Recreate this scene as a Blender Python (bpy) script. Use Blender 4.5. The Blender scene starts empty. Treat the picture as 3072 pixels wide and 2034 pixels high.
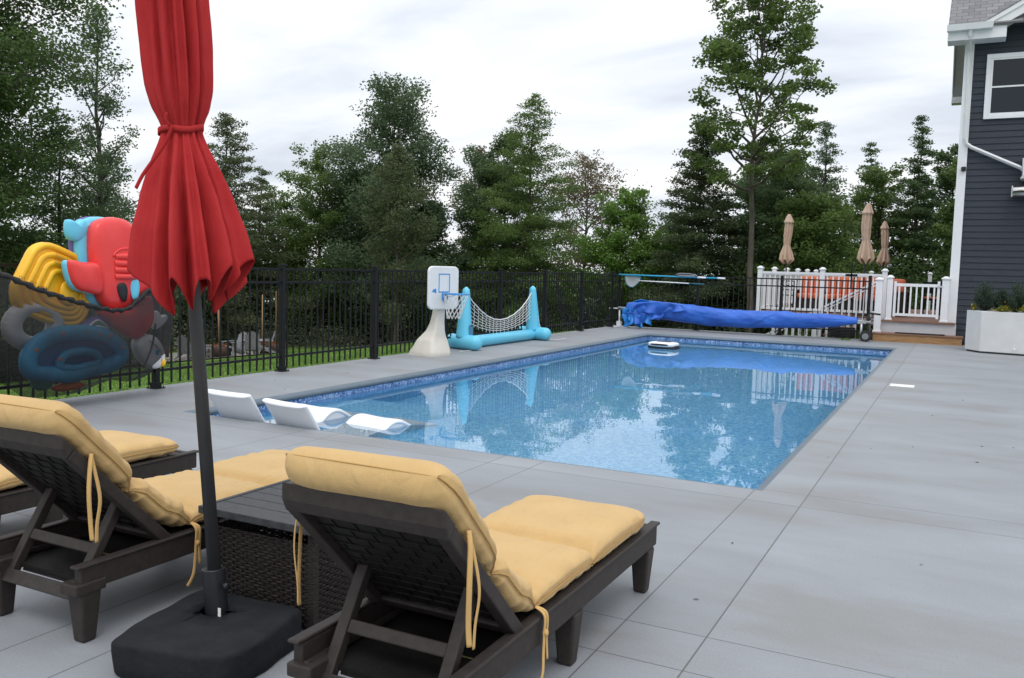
import bpy, bmesh, math, random
import numpy as np
from mathutils import Vector, Matrix, noise
from math import sin, cos, pi, radians as R

C = bpy.context.scene.collection
scene = bpy.context.scene

# ---------------------------------------------------------------- camera
cam_d = bpy.data.cameras.new("camera")
cam_d.sensor_width = 36.0
cam_d.lens = 30.85
cam_d.clip_start = 0.05
cam_d.clip_end = 2000
cam = bpy.data.objects.new("camera", cam_d)
C.objects.link(cam)
yaw, pitch, roll = -0.47110, 0.081297, 0.026636
fwd = Vector((sin(yaw) * cos(pitch), cos(yaw) * cos(pitch), -sin(pitch)))
r0 = Vector((cos(yaw), -sin(yaw), 0))
u0 = r0.cross(fwd)
rr = cos(roll) * r0 + sin(roll) * u0
uu = -sin(roll) * r0 + cos(roll) * u0
m = Matrix((( rr.x, uu.x, -fwd.x, 0), (rr.y, uu.y, -fwd.y, 0), (rr.z, uu.z, -fwd.z, 1.5), (0, 0, 0, 1)))
cam.matrix_world = m
scene.camera = cam

# ---------------------------------------------------------------- sky and light
SUN_EL, SUN_AZ = R(58), R(150)
w = bpy.data.worlds.new("World")
scene.world = w
w.use_nodes = True
nt = w.node_tree
nt.nodes.clear()
N, L = nt.nodes.new, nt.links.new
out = N("ShaderNodeOutputWorld")
sky = N("ShaderNodeTexSky"); sky.sky_type = 'NISHITA'; sky.sun_disc = False
sky.sun_elevation = SUN_EL; sky.sun_rotation = SUN_AZ
bg1 = N("ShaderNodeBackground"); bg1.inputs[1].default_value = 0.10
L(sky.outputs[0], bg1.inputs[0])
tc = N("ShaderNodeTexCoord")
sep = N("ShaderNodeSeparateXYZ"); L(tc.outputs["Generated"], sep.inputs[0])
# cloud deck: divide by the height above the horizon, so the clouds flatten towards it
add = N("ShaderNodeMath"); add.operation = 'ADD'; add.inputs[1].default_value = 0.22; L(sep.outputs[2], add.inputs[0])
dx = N("ShaderNodeMath"); dx.operation = 'DIVIDE'; L(sep.outputs[0], dx.inputs[0]); L(add.outputs[0], dx.inputs[1])
dy = N("ShaderNodeMath"); dy.operation = 'DIVIDE'; L(sep.outputs[1], dy.inputs[0]); L(add.outputs[0], dy.inputs[1])
cmb = N("ShaderNodeCombineXYZ"); L(dx.outputs[0], cmb.inputs[0]); L(dy.outputs[0], cmb.inputs[1])
mp = N("ShaderNodeMapping"); mp.inputs["Rotation"].default_value = (0, 0, R(25)); mp.inputs["Scale"].default_value = (0.85, 1.9, 1)
mp.inputs["Location"].default_value = (3.3, 1.2, 0)
L(cmb.outputs[0], mp.inputs[0])
nz = N("ShaderNodeTexNoise"); nz.inputs["Scale"].default_value = 1.3; nz.inputs["Detail"].default_value = 7
nz.inputs["Roughness"].default_value = 0.52; nz.inputs["Distortion"].default_value = 0.35
L(mp.outputs[0], nz.inputs[0])
cr = N("ShaderNodeValToRGB")
cr.color_ramp.elements[0].position = 0.32; cr.color_ramp.elements[0].color = (0.66, 0.71, 0.79, 1)
cr.color_ramp.elements[1].position = 0.62; cr.color_ramp.elements[1].color = (0.99, 0.99, 1.0, 1)
e = cr.color_ramp.elements.new(0.46); e.color = (0.83, 0.865, 0.925, 1)
L(nz.outputs[0], cr.inputs[0])
bg2 = N("ShaderNodeBackground")
zp = N("ShaderNodeMath"); zp.operation = 'MAXIMUM'; L(sep.outputs[2], zp.inputs[0]); zp.inputs[1].default_value = 0.0
zq = N("ShaderNodeMath"); zq.operation = 'POWER'; L(zp.outputs[0], zq.inputs[0]); zq.inputs[1].default_value = 1.6
zr = N("ShaderNodeMath"); zr.operation = 'MULTIPLY_ADD'; L(zq.outputs[0], zr.inputs[0]); zr.inputs[1].default_value = 1.0; zr.inputs[2].default_value = 1.11
L(zr.outputs[0], bg2.inputs[1])
L(cr.outputs[0], bg2.inputs[0])
mixw = N("ShaderNodeMixShader"); mixw.inputs[0].default_value = 0.93
L(bg1.outputs[0], mixw.inputs[1]); L(bg2.outputs[0], mixw.inputs[2]); L(mixw.outputs[0], out.inputs[0])

sd = bpy.data.lights.new("sun", 'SUN'); sd.energy = 0.75; sd.angle = R(22); sd.color = (1.0, 0.96, 0.9)
sun = bpy.data.objects.new("sun", sd); C.objects.link(sun)
sdir = Vector((sin(SUN_AZ) * cos(SUN_EL), cos(SUN_AZ) * cos(SUN_EL), sin(SUN_EL)))
sun.rotation_euler = sdir.to_track_quat('Z', 'Y').to_euler()
sun.location = (0, 0, 30)

scene.view_settings.view_transform = 'Standard'
scene.view_settings.look = 'None'
scene.view_settings.exposure = 0.0
scene.view_settings.gamma = 1.0
scene.render.engine = 'CYCLES'
try:
    scene.cycles.use_denoising = True
    scene.cycles.max_bounces = 10
    scene.cycles.transparent_max_bounces = 16
    scene.cycles.caustics_reflective = False
except Exception:
    pass

# ---------------------------------------------------------------- materials
MATS = {}
def mat(name, col, rough=0.6, col2=None, nscale=8.0, bump=0.0, bscale=60.0, spec=0.5, metal=0.0,
        stretch=(1, 1, 1), ramp=(0.35, 0.65), sheen=0.0, coat=0.0, bdist=0.01, trans=0.0, wr=None):
    m = bpy.data.materials.new(name); m.use_nodes = True
    t = m.node_tree; b = t.nodes["Principled BSDF"]
    b.inputs["Base Color"].default_value = (*col, 1)
    b.inputs["Roughness"].default_value = rough
    b.inputs["Metallic"].default_value = metal
    b.inputs["Specular IOR Level"].default_value = spec
    b.inputs["Sheen Weight"].default_value = sheen
    b.inputs["Coat Weight"].default_value = coat
    b.inputs["Transmission Weight"].default_value = trans
    tcn = t.nodes.new("ShaderNodeTexCoord")
    mpn = t.nodes.new("ShaderNodeMapping"); mpn.inputs["Scale"].default_value = stretch
    t.links.new(tcn.outputs["Object"], mpn.inputs[0])
    if col2 is not None:
        n = t.nodes.new("ShaderNodeTexNoise"); n.inputs["Scale"].default_value = nscale; n.inputs["Detail"].default_value = 6
        n.inputs["Roughness"].default_value = 0.6
        t.links.new(mpn.outputs[0], n.inputs[0])
        rp = t.nodes.new("ShaderNodeValToRGB")
        rp.color_ramp.elements[0].position = ramp[0]; rp.color_ramp.elements[0].color = (*col, 1)
        rp.color_ramp.elements[1].position = ramp[1]; rp.color_ramp.elements[1].color = (*col2, 1)
        t.links.new(n.outputs[0], rp.inputs[0]); t.links.new(rp.outputs[0], b.inputs["Base Color"])
    if bump > 0:
        n2 = t.nodes.new("ShaderNodeTexNoise"); n2.inputs["Scale"].default_value = bscale; n2.inputs["Detail"].default_value = 4
        t.links.new(mpn.outputs[0], n2.inputs[0])
        bp = t.nodes.new("ShaderNodeBump"); bp.inputs["Strength"].default_value = bump; bp.inputs["Distance"].default_value = bdist
        t.links.new(n2.outputs[0], bp.inputs["Height"]); t.links.new(bp.outputs[0], b.inputs["Normal"])
        if wr:      # (scale, stretch, distance): soft creases on top of the weave
            mp2 = t.nodes.new("ShaderNodeMapping"); mp2.inputs["Scale"].default_value = wr[1]; t.links.new(tcn.outputs["Object"], mp2.inputs[0])
            n3 = t.nodes.new("ShaderNodeTexNoise"); n3.inputs["Scale"].default_value = wr[0]; n3.inputs["Detail"].default_value = 3; n3.inputs["Distortion"].default_value = 0.8
            t.links.new(mp2.outputs[0], n3.inputs[0])
            bp2 = t.nodes.new("ShaderNodeBump"); bp2.inputs["Strength"].default_value = 0.7; bp2.inputs["Distance"].default_value = wr[2]
            t.links.new(n3.outputs[0], bp2.inputs["Height"]); t.links.new(bp2.outputs[0], bp.inputs["Normal"])
    MATS[name] = m
    return m

M_cush = mat("tan_canvas", (0.53, 0.352, 0.152), 0.85, (0.565, 0.38, 0.168), 5, 0.35, 260, 0.2, sheen=0.1, bdist=0.003, wr=(7, (2.2, 1, 1), 0.018))
M_pipe = mat("tan_piping", (0.44, 0.27, 0.10), 0.85, spec=0.2)
M_tie = mat("tan_tie", (0.60, 0.38, 0.15), 0.85, spec=0.2)
M_resin = mat("brown_resin", (0.027, 0.021, 0.019), 0.6, (0.038, 0.031, 0.028), 30, 0.25, 120, 0.35, bdist=0.003)
M_resind = mat("brown_resin_weave", (0.008, 0.007, 0.007), 0.6, (0.013, 0.012, 0.011), 30, 0.2, 90, 0.3)
M_red = mat("red_canvas", (0.36, 0.019, 0.022), 0.85, (0.43, 0.030, 0.032), 3, 0.3, 300, 0.2, bdist=0.002, wr=(9, (1.5, 1.5, 0.5), 0.012))
M_pole = mat("dark_pole", (0.035, 0.035, 0.038), 0.45, (0.045, 0.045, 0.048), 12, spec=0.5)
M_sleeve = mat("black_plastic", (0.012, 0.014, 0.018), 0.4)
M_cover = mat("black_cover_cloth", (0.009, 0.010, 0.013), 0.85, (0.018, 0.020, 0.023), 7, 0.5, 30, 0.25, ramp=(0.4, 0.75), wr=(7, (1, 1, 1), 0.02))
M_black = mat("black_powder_coat", (0.007, 0.008, 0.009), 0.5, (0.010, 0.011, 0.013), 20, spec=0.25)
M_white = mat("white_vinyl", (0.74, 0.75, 0.78), 0.4, (0.80, 0.81, 0.83), 3)
M_whitepl = mat("white_moulded_plastic", (0.80, 0.82, 0.86), 0.35, (0.84, 0.86, 0.89), 2)
M_bone = mat("bone_moulded_plastic", (0.70, 0.66, 0.58), 0.5, (0.76, 0.73, 0.66), 5, 0.2, 40)
M_board = mat("white_backboard", (0.76, 0.77, 0.77), 0.45, (0.80, 0.81, 0.81), 5)
M_bluepl = mat("blue_plastic", (0.05, 0.28, 0.62), 0.4)
M_vinylblue = mat("light_blue_vinyl", (0.13, 0.55, 0.77), 0.32, (0.15, 0.59, 0.80), 3, 0.15, 9, 0.5, bdist=0.02)
M_rope = mat("white_rope", (0.75, 0.76, 0.76), 0.8)
M_tarp = mat("blue_solar_cover", (0.014, 0.095, 0.48), 0.42, (0.030, 0.16, 0.66), 4.5, 0.5, 70, 0.5, stretch=(0.5, 1, 1), bdist=0.006)
M_tarp2 = mat("pale_blue_solar_cover", (0.015, 0.19, 0.60), 0.4, (0.03, 0.26, 0.70), 5, 0.4, 70, 0.5)
M_alu = mat("aluminium", (0.62, 0.63, 0.65), 0.35, metal=0.9)
M_rubber = mat("black_rubber", (0.015, 0.015, 0.016), 0.7)
M_hub = mat("grey_hub", (0.22, 0.23, 0.24), 0.5)
M_beige = mat("beige_canvas", (0.50, 0.36, 0.27), 0.85, (0.56, 0.42, 0.32), 6, 0.3, 200, 0.2)
M_orange = mat("orange_cushion", (0.62, 0.16, 0.08), 0.8, (0.70, 0.20, 0.10), 5)
M_wick = mat("dark_wicker", (0.006, 0.004, 0.0035), 0.55, (0.020, 0.012, 0.009), 45, 0.9, 60, 0.5, stretch=(1, 1, 3), bdist=0.01)
M_slat = mat("charcoal_slat", (0.030, 0.032, 0.036), 0.6, (0.058, 0.060, 0.064), 30, 0.4, 80, 0.4, stretch=(1, 9, 1), bdist=0.003)
M_decking = mat("brown_composite_board", (0.20, 0.105, 0.070), 0.6, (0.27, 0.15, 0.105), 14, 0.2, 60, 0.3, stretch=(8, 1, 1))
M_lumber = mat("pressure_treated_lumber", (0.28, 0.155, 0.065), 0.65, (0.42, 0.25, 0.12), 7, 0.2, 60, 0.3, stretch=(0.7, 6, 7))
M_trim = mat("grey_trim", (0.50, 0.51, 0.53), 0.5, (0.55, 0.56, 0.58), 6)
M_siding = mat("dark_slate_siding", (0.028, 0.035, 0.050), 0.6, (0.036, 0.043, 0.059), 4, 0.15, 50, 0.35, stretch=(1, 1, 8))
M_glass = mat("dark_window_glass", (0.012, 0.018, 0.026), 0.08, spec=0.35)
M_planter = mat("pale_grey_planter", (0.60, 0.61, 0.61), 0.55, (0.66, 0.67, 0.67), 3, 0.1, 60)
M_yellow = mat("yellow_vinyl", (0.92, 0.47, 0.015), 0.33, (0.95, 0.54, 0.02), 4, 0.2, 9, bdist=0.02)
M_yprint = mat("brown_print", (0.25, 0.11, 0.01), 0.6)
M_redv = mat("red_vinyl", (0.78, 0.045, 0.045), 0.32, (0.82, 0.06, 0.055), 4, 0.2, 7, bdist=0.02)
M_greyv = mat("grey_vinyl", (0.50, 0.50, 0.52), 0.35, (0.58, 0.58, 0.60), 4)
M_boat = mat("ocean_blue_vinyl", (0.03, 0.30, 0.56), 0.33, (0.04, 0.36, 0.62), 5, 0.2, 9, bdist=0.02)
M_boatd = mat("deep_blue_vinyl", (0.02, 0.13, 0.33), 0.35)
M_whitev = mat("white_vinyl_float", (0.66, 0.67, 0.69), 0.35)
M_orangev = mat("orange_vinyl", (0.75, 0.16, 0.02), 0.35)
M_greenv = mat("teal_green_vinyl", (0.05, 0.30, 0.20), 0.35)
M_purple = mat("purple_vinyl", (0.12, 0.10, 0.35), 0.35)
M_darkeye = mat("black_print", (0.01, 0.01, 0.012), 0.5)
M_grey_chair = mat("weathered_grey_plastic", (0.21, 0.22, 0.23), 0.6, (0.27, 0.28, 0.29), 8)
M_wood = mat("raw_wood_post", (0.34, 0.20, 0.11), 0.75, (0.44, 0.28, 0.17), 8, 0.3, 40, stretch=(3, 3, 0.6))
M_stone = mat("grey_block_stone", (0.13, 0.125, 0.12), 0.85, (0.22, 0.21, 0.195), 6, 0.5, 30)
M_gravel = mat("gravel", (0.17, 0.155, 0.13), 0.9, (0.28, 0.26, 0.22), 14, 0.8, 30)
M_bark = mat("grey_brown_bark", (0.060, 0.050, 0.042), 0.9, (0.12, 0.105, 0.09), 5, 0.8, 20, stretch=(2, 2, 0.4), bdist=0.03)
M_barkd = mat("dark_bark", (0.030, 0.025, 0.021), 0.9, (0.055, 0.047, 0.04), 5, 0.8, 20, stretch=(2, 2, 0.4), bdist=0.03)
M_steel = mat("polished_steel", (0.70, 0.68, 0.66), 0.2, metal=1.0)
M_plate = mat("white_skimmer_lid", (0.80, 0.80, 0.77), 0.5)
M_debris = mat("dead_leaf", (0.035, 0.03, 0.02), 0.8)
M_mat = mat("black_doormat", (0.02, 0.02, 0.021), 0.9)
M_flower = mat("yellow_petals", (0.62, 0.38, 0.01), 0.6)
M_terra = mat("dark_brown_pot", (0.07, 0.04, 0.03), 0.6)
M_redfl = mat("red_orange_petals", (0.55, 0.09, 0.03), 0.6)
M_algae = mat("pollen_line", (0.20, 0.16, 0.06), 0.9)

def leaf_mat(name, c1, c2, c3=None, transl=0.48):
    m = bpy.data.materials.new(name); m.use_nodes = True
    t = m.node_tree; t.nodes.clear()
    o = t.nodes.new("ShaderNodeOutputMaterial")
    a = t.nodes.new("ShaderNodeAttribute"); a.attribute_name = "rnd"
    rp = t.nodes.new("ShaderNodeValToRGB")
    rp.color_ramp.elements[0].color = (*c1, 1); rp.color_ramp.elements[1].color = (*c2, 1)
    if c3:
        e = rp.color_ramp.elements.new(0.93); e.color = (*c3, 1); rp.color_ramp.elements[1].position = 0.85
    t.links.new(a.outputs["Fac"], rp.inputs[0])
    d = t.nodes.new("ShaderNodeBsdfPrincipled"); d.inputs["Roughness"].default_value = 0.6; d.inputs["Specular IOR Level"].default_value = 0.3
    tr = t.nodes.new("ShaderNodeBsdfTranslucent")
    mx = t.nodes.new("ShaderNodeMixShader"); mx.inputs[0].default_value = transl
    t.links.new(rp.outputs[0], d.inputs["Base Color"]); t.links.new(rp.outputs[0], tr.inputs[0])
    t.links.new(d.outputs[0], mx.inputs[1]); t.links.new(tr.outputs[0], mx.inputs[2]); t.links.new(mx.outputs[0], o.inputs[0])
    MATS[name] = m
    return m

F_mid = leaf_mat("mid_green_leaves", (0.080, 0.130, 0.036), (0.170, 0.255, 0.070))
F_dark = leaf_mat("dark_green_leaves", (0.060, 0.102, 0.044), (0.130, 0.195, 0.080))
F_bluegreen = leaf_mat("blue_green_leaves", (0.072, 0.115, 0.062), (0.150, 0.215, 0.108))
F_under = leaf_mat("underbrush_leaves", (0.050, 0.090, 0.030), (0.115, 0.180, 0.055))
F_bright = leaf_mat("bright_green_leaves", (0.110, 0.200, 0.042), (0.210, 0.350, 0.080))
F_olive = leaf_mat("olive_needles", (0.080, 0.105, 0.050), (0.150, 0.185, 0.085))
F_cedar = leaf_mat("cedar_sprays", (0.060, 0.090, 0.044), (0.125, 0.165, 0.075))
F_rust = leaf_mat("sparse_rusty_leaves", (0.12, 0.14, 0.06), (0.19, 0.21, 0.10), (0.24, 0.17, 0.12))
F_grass = leaf_mat("grass_blades", (0.085, 0.165, 0.030), (0.180, 0.300, 0.065))
F_weed = leaf_mat("weeds", (0.060, 0.120, 0.025), (0.120, 0.210, 0.050), (0.35, 0.36, 0.30))
F_lav = leaf_mat("grey_green_shrub", (0.035, 0.060, 0.040), (0.090, 0.130, 0.085))
F_yel = leaf_mat("yellow_flower_heads", (0.55, 0.34, 0.01), (0.75, 0.50, 0.02))

# ---------------------------------------------------------------- mesh helpers
class MB:
    def __init__(s):
        s.v = []; s.f = []; s.mi = []; s.sm = []
    def add(s, vs, fs, mi=0, smooth=False):
        o = len(s.v); s.v.extend([tuple(v) for v in vs])
        for f in fs:
            s.f.append(tuple(i + o for i in f)); s.mi.append(mi); s.sm.append(smooth)
        return s
    def box(s, x0, x1, y0, y1, z0, z1, mi=0, M=None):
        vs = [(x, y, z) for z in (z0, z1) for y in (y0, y1) for x in (x0, x1)]
        if M is not None: vs = [M @ Vector(v) for v in vs]
        return s.add(vs, [(0, 2, 3, 1), (4, 5, 7, 6), (0, 1, 5, 4), (2, 6, 7, 3), (0, 4, 6, 2), (1, 3, 7, 5)], mi)
    def hexa(s, b, t, mi=0):           # 4 bottom + 4 top points
        return s.add(list(b) + list(t), [(3, 2, 1, 0), (4, 5, 6, 7), (0, 1, 5, 4), (1, 2, 6, 5), (2, 3, 7, 6), (3, 0, 4, 7)], mi)
    def tube(s, pts, r, n=8, mi=0, cap=True, smooth=True, flat=None):
        pts = [Vector(p) for p in pts]; k = len(pts)
        rs = r if isinstance(r, (list, tuple)) else [r] * k
        vs = []; up = None
        for i, p in enumerate(pts):
            d = (pts[min(i + 1, k - 1)] - pts[max(i - 1, 0)])
            d = d.normalized() if d.length > 1e-9 else Vector((0, 0, 1))
            if up is None:
                up = Vector((0, 0, 1)) if abs(d.z) < 0.9 else Vector((1, 0, 0))
            a = d.cross(up)
            if a.length < 1e-6: a = d.orthogonal()
            a.normalize(); b = a.cross(d); up = b
            for j in range(n):
                t = 2 * pi * j / n
                fb = flat if flat else 1.0
                vs.append(p + a * (cos(t) * rs[i]) + b * (sin(t) * rs[i] * fb))
        fs = []
        for i in range(k - 1):
            for j in range(n):
                j2 = (j + 1) % n
                fs.append((i * n + j, i * n + j2, (i + 1) * n + j2, (i + 1) * n + j))
        s.add(vs, fs, mi, smooth)
        if cap:
            o = len(s.v) - len(vs)
            s.f.append(tuple(o + j for j in reversed(range(n)))); s.mi.append(mi); s.sm.append(False)
            s.f.append(tuple(o + (k - 1) * n + j for j in range(n))); s.mi.append(mi); s.sm.append(False)
        return s
    def grid(s, fn, nu, nv, cu=False, cv=False, mi=0, smooth=True):
        vs = [fn(i / (nu if cu else nu - 1), j / (nv if cv else nv - 1)) for i in range(nu) for j in range(nv)]
        fs = []
        for i in range(nu if cu else nu - 1):
            for j in range(nv if cv else nv - 1):
                i2 = (i + 1) % nu; j2 = (j + 1) % nv
                fs.append((i * nv + j, i2 * nv + j, i2 * nv + j2, i * nv + j2))
        return s.add(vs, fs, mi, smooth)
    def ellip(s, c, rx, ry, rz, nu=20, nv=12, mi=0, p=1.0):
        def fn(u, v):
            a = 2 * pi * u; b = pi * (v - 0.5)
            sg = lambda q: (abs(q) ** p) * (1 if q >= 0 else -1)
            return (c[0] + rx * sg(cos(b)) * sg(cos(a)), c[1] + ry * sg(cos(b)) * sg(sin(a)), c[2] + rz * sg(sin(b)))
        return s.grid(fn, nu, nv, cu=True, mi=mi)
    def prism(s, poly, z0, z1, mi=0, axis='z'):
        n = len(poly)
        if axis == 'z': a = [(x, y, z0) for x, y in poly]; b = [(x, y, z1) for x, y in poly]
        elif axis == 'x': a = [(z0, x, y) for x, y in poly]; b = [(z1, x, y) for x, y in poly]
        else: a = [(x, z0, y) for x, y in poly]; b = [(x, z1, y) for x, y in poly]
        return s.add(a + b, [tuple(reversed(range(n))), tuple(range(n, 2 * n))] + [(i, (i + 1) % n, n + (i + 1) % n, n + i) for i in range(n)], mi)
    def build(s, name, mats, parent=None, bevel=0, seg=2, loc=None, fix=True):
        me = bpy.data.meshes.new(name)
        me.from_pydata(s.v, [], s.f)
        for mm in (mats if isinstance(mats, (list, tuple)) else [mats]): me.materials.append(mm)
        me.polygons.foreach_set("material_index", s.mi)
        me.polygons.foreach_set("use_smooth", s.sm)
        if fix:
            bm = bmesh.new(); bm.from_mesh(me); bmesh.ops.recalc_face_normals(bm, faces=bm.faces); bm.to_mesh(me); bm.free()
        me.update()
        o = bpy.data.objects.new(name, me); C.objects.link(o)
        if parent: o.parent = parent
        if loc: o.location = loc
        if bevel:
            b = o.modifiers.new("bevel", 'BEVEL'); b.width = bevel; b.segments = seg; b.limit_method = 'ANGLE'; b.angle_limit = R(40)
            b.harden_normals = False
        return o

def thing(name, label, cat, loc=(0, 0, 0), rz=0, group=None):
    o = bpy.data.objects.new(name, None); C.objects.link(o)
    o.empty_display_size = 0.2
    o.location = loc; o.rotation_euler = (0, 0, rz)
    o['label'] = label; o['category'] = cat
    if group: o['group'] = group
    return o
def tag(o, label, cat, group=None, kind=None):
    o['label'] = label; o['category'] = cat
    if group: o['group'] = group
    if kind: o['kind'] = kind
    return o
def struct(o):
    o['kind'] = 'structure'; return o
def copy_tree(root, loc, rz=0, label=None, group=None):
    r = root.copy(); C.objects.link(r); r.location = loc; r.rotation_euler = (0, 0, rz)
    if label: r['label'] = label
    if group: r['group'] = group
    for ch in list(root.children):
        c = ch.copy(); C.objects.link(c); c.parent = r
        for g in ch.children:
            d = g.copy(); C.objects.link(d); d.parent = c
    return r
def chaikin(pts, it=2):
    for _ in range(it):
        q = []
        for i in range(len(pts)):
            a = pts[i]; b = pts[(i + 1) % len(pts)]
            q.append(tuple(0.75 * a[k] + 0.25 * b[k] for k in range(len(a)))); q.append(tuple(0.25 * a[k] + 0.75 * b[k] for k in range(len(a))))
        pts = q
    return pts
def spline(pts, sub=6):
    pts = [Vector(p) for p in pts]; o = []
    for i in range(len(pts) - 1):
        p0 = pts[max(i - 1, 0)]; p1 = pts[i]; p2 = pts[i + 1]; p3 = pts[min(i + 2, len(pts) - 1)]
        for k in range(sub):
            t = k / sub
            o.append(0.5 * ((2 * p1) + (-p0 + p2) * t + (2 * p0 - 5 * p1 + 4 * p2 - p3) * t * t + (-p0 + 3 * p1 - 3 * p2 + p3) * t ** 3))
    o.append(pts[-1]); return o

# ================================================================ SETTING
# deck
def deck_material():
    m = bpy.data.materials.new("grey_concrete_deck"); m.use_nodes = True
    t = m.node_tree; b = t.nodes["Principled BSDF"]; n = t.nodes.new; l = t.links.new
    g = n("ShaderNodeNewGeometry"); sp = n("ShaderNodeSeparateXYZ"); l(g.outputs["Position"], sp.inputs[0])
    def math(op, a, bb=None, c=None):
        q = n("ShaderNodeMath"); q.operation = op
        for i, v in enumerate((a, bb, c)):
            if v is None: continue
            if isinstance(v, (int, float)): q.inputs[i].default_value = v
            else: l(v, q.inputs[i])
        return q.outputs[0]
    X, Y = sp.outputs[0], sp.outputs[1]
    def line(co, at, wd=0.0032):
        return math('LESS_THAN', math('ABSOLUTE', math('SUBTRACT', co, at)), wd)
    near = math('LESS_THAN', Y, 6.2); right = math('GREATER_THAN', X, -1.2)
    terms = [line(X, -0.85, 0.0036)]
    for a in (-1.2, -2.81, -3.16, -4.8, -5.15): terms.append(math('MULTIPLY', line(X, a), near))
    terms.append(line(Y, 5.85)); terms.append(math('MULTIPLY', line(Y, 6.19), right))
    terms.append(math('MULTIPLY', line(Y, 6.24), math('LESS_THAN', X, -6.72)))
    terms.append(line(Y, 3.51)); terms.append(line(Y, 3.16)); terms.append(line(Y, 1.2))
    for a in (8.55, 8.9, 11.8, 15.0, 18.4): terms.append(math('MULTIPLY', math('MULTIPLY', line(Y, a, 0.004), right), 0.35))
    tot = terms[0]
    for q in terms[1:]: tot = math('MAXIMUM', tot, q)
    mp = n("ShaderNodeMapping"); mp.inputs["Scale"].default_value = (0.55, 1.4, 1); l(g.outputs["Position"], mp.inputs[0])
    n1 = n("ShaderNodeTexNoise"); n1.inputs["Scale"].default_value = 1.0; n1.inputs["Detail"].default_value = 9; n1.inputs["Roughness"].default_value = 0.62
    n1.inputs["Distortion"].default_value = 0.3
    l(mp.outputs[0], n1.inputs[0])
    rp = n("ShaderNodeValToRGB"); l(n1.outputs[0], rp.inputs[0])
    rp.color_ramp.elements[0].position = 0.34; rp.color_ramp.elements[0].color = (0.226, 0.231, 0.232, 1)
    rp.color_ramp.elements[1].position = 0.68; rp.color_ramp.elements[1].color = (0.285, 0.305, 0.328, 1)
    e = rp.color_ramp.elements.new(0.47); e.color = (0.252, 0.265, 0.281, 1)
    # fine speckle
    n2 = n("ShaderNodeTexNoise"); n2.inputs["Scale"].default_value = 90; n2.inputs["Detail"].default_value = 3; l(g.outputs["Position"], n2.inputs[0])
    mr = n("ShaderNodeMapRange"); l(n2.outputs[0], mr.inputs[0]); mr.inputs[1].default_value = 0.3; mr.inputs[2].default_value = 0.7
    mr.inputs[3].default_value = 0.93; mr.inputs[4].default_value = 1.06
    # every slab a little different in tone
    slab = math('GREATER_THAN', X, -0.85)
    for kk, a_ in ((2, 5.85), (4, 6.19), (8, 3.51), (16, 3.16), (64, 11.8), (128, 15.0)): slab = math('ADD', slab, math('MULTIPLY', math('GREATER_THAN', Y, a_), float(kk)))
    slab = math('ADD', slab, math('MULTIPLY', math('MULTIPLY', math('GREATER_THAN', X, -3.16), near), 32.0))
    wn_ = n("ShaderNodeTexWhiteNoise"); wn_.noise_dimensions = '1D'; l(slab, wn_.inputs["W"])
    sl = math('MULTIPLY_ADD', wn_.outputs["Value"], 0.10, 0.95)
    spk = math('MULTIPLY', mr.outputs[0], sl)
    mul = n("ShaderNodeVectorMath"); mul.operation = 'SCALE'; l(rp.outputs[0], mul.inputs[0]); l(spk, mul.inputs["Scale"])
    # stains
    mp3 = n("ShaderNodeMapping"); mp3.inputs["Scale"].default_value = (0.8, 2.6, 1); mp3.inputs["Location"].default_value = (4, 7, 0); l(g.outputs["Position"], mp3.inputs[0])
    n3 = n("ShaderNodeTexNoise"); n3.inputs["Scale"].default_value = 1.6; n3.inputs["Detail"].default_value = 8; l(mp3.outputs[0], n3.inputs[0])
    mr3 = n("ShaderNodeMapRange"); l(n3.outputs[0], mr3.inputs[0]); mr3.inputs[1].default_value = 0.55; mr3.inputs[2].default_value = 0.78
    mr3.inputs[3].default_value = 0.0; mr3.inputs[4].default_value = 0.13
    mx0 = n("ShaderNodeMix"); mx0.data_type = 'RGBA'; l(mr3.outputs[0], mx0.inputs[0]); l(mul.outputs[0], mx0.inputs[6]); mx0.inputs[7].default_value = (0.16, 0.155, 0.145, 1)
    mx = n("ShaderNodeMix"); mx.data_type = 'RGBA'; l(tot, mx.inputs[0]); l(mx0.outputs[2], mx.inputs[6]); mx.inputs[7].default_value = (0.11, 0.11, 0.11, 1)
    l(mx.outputs[2], b.inputs["Base Color"])
    b.inputs["Roughness"].default_value = 0.55; b.inputs["Specular IOR Level"].default_value = 0.35
    rr_ = n("ShaderNodeMapRange"); l(n1.outputs[0], rr_.inputs[0]); rr_.inputs[3].default_value = 0.48; rr_.inputs[4].default_value = 0.7; l(rr_.outputs[0], b.inputs["Roughness"])
    h = math('SUBTRACT', math('MULTIPLY', n2.outputs[0], 0.25), tot)
    bp = n("ShaderNodeBump"); bp.inputs["Strength"].default_value = 0.35; bp.inputs["Distance"].default_value = 0.004
    l(h, bp.inputs["Height"]); l(bp.outputs[0], b.inputs["Normal"])
    return m
M_deck = deck_material()
M_coping = mat("slate_blue_coping", (0.100, 0.140, 0.175), 0.5, (0.120, 0.160, 0.195), 6, 0.15, 60)

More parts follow.
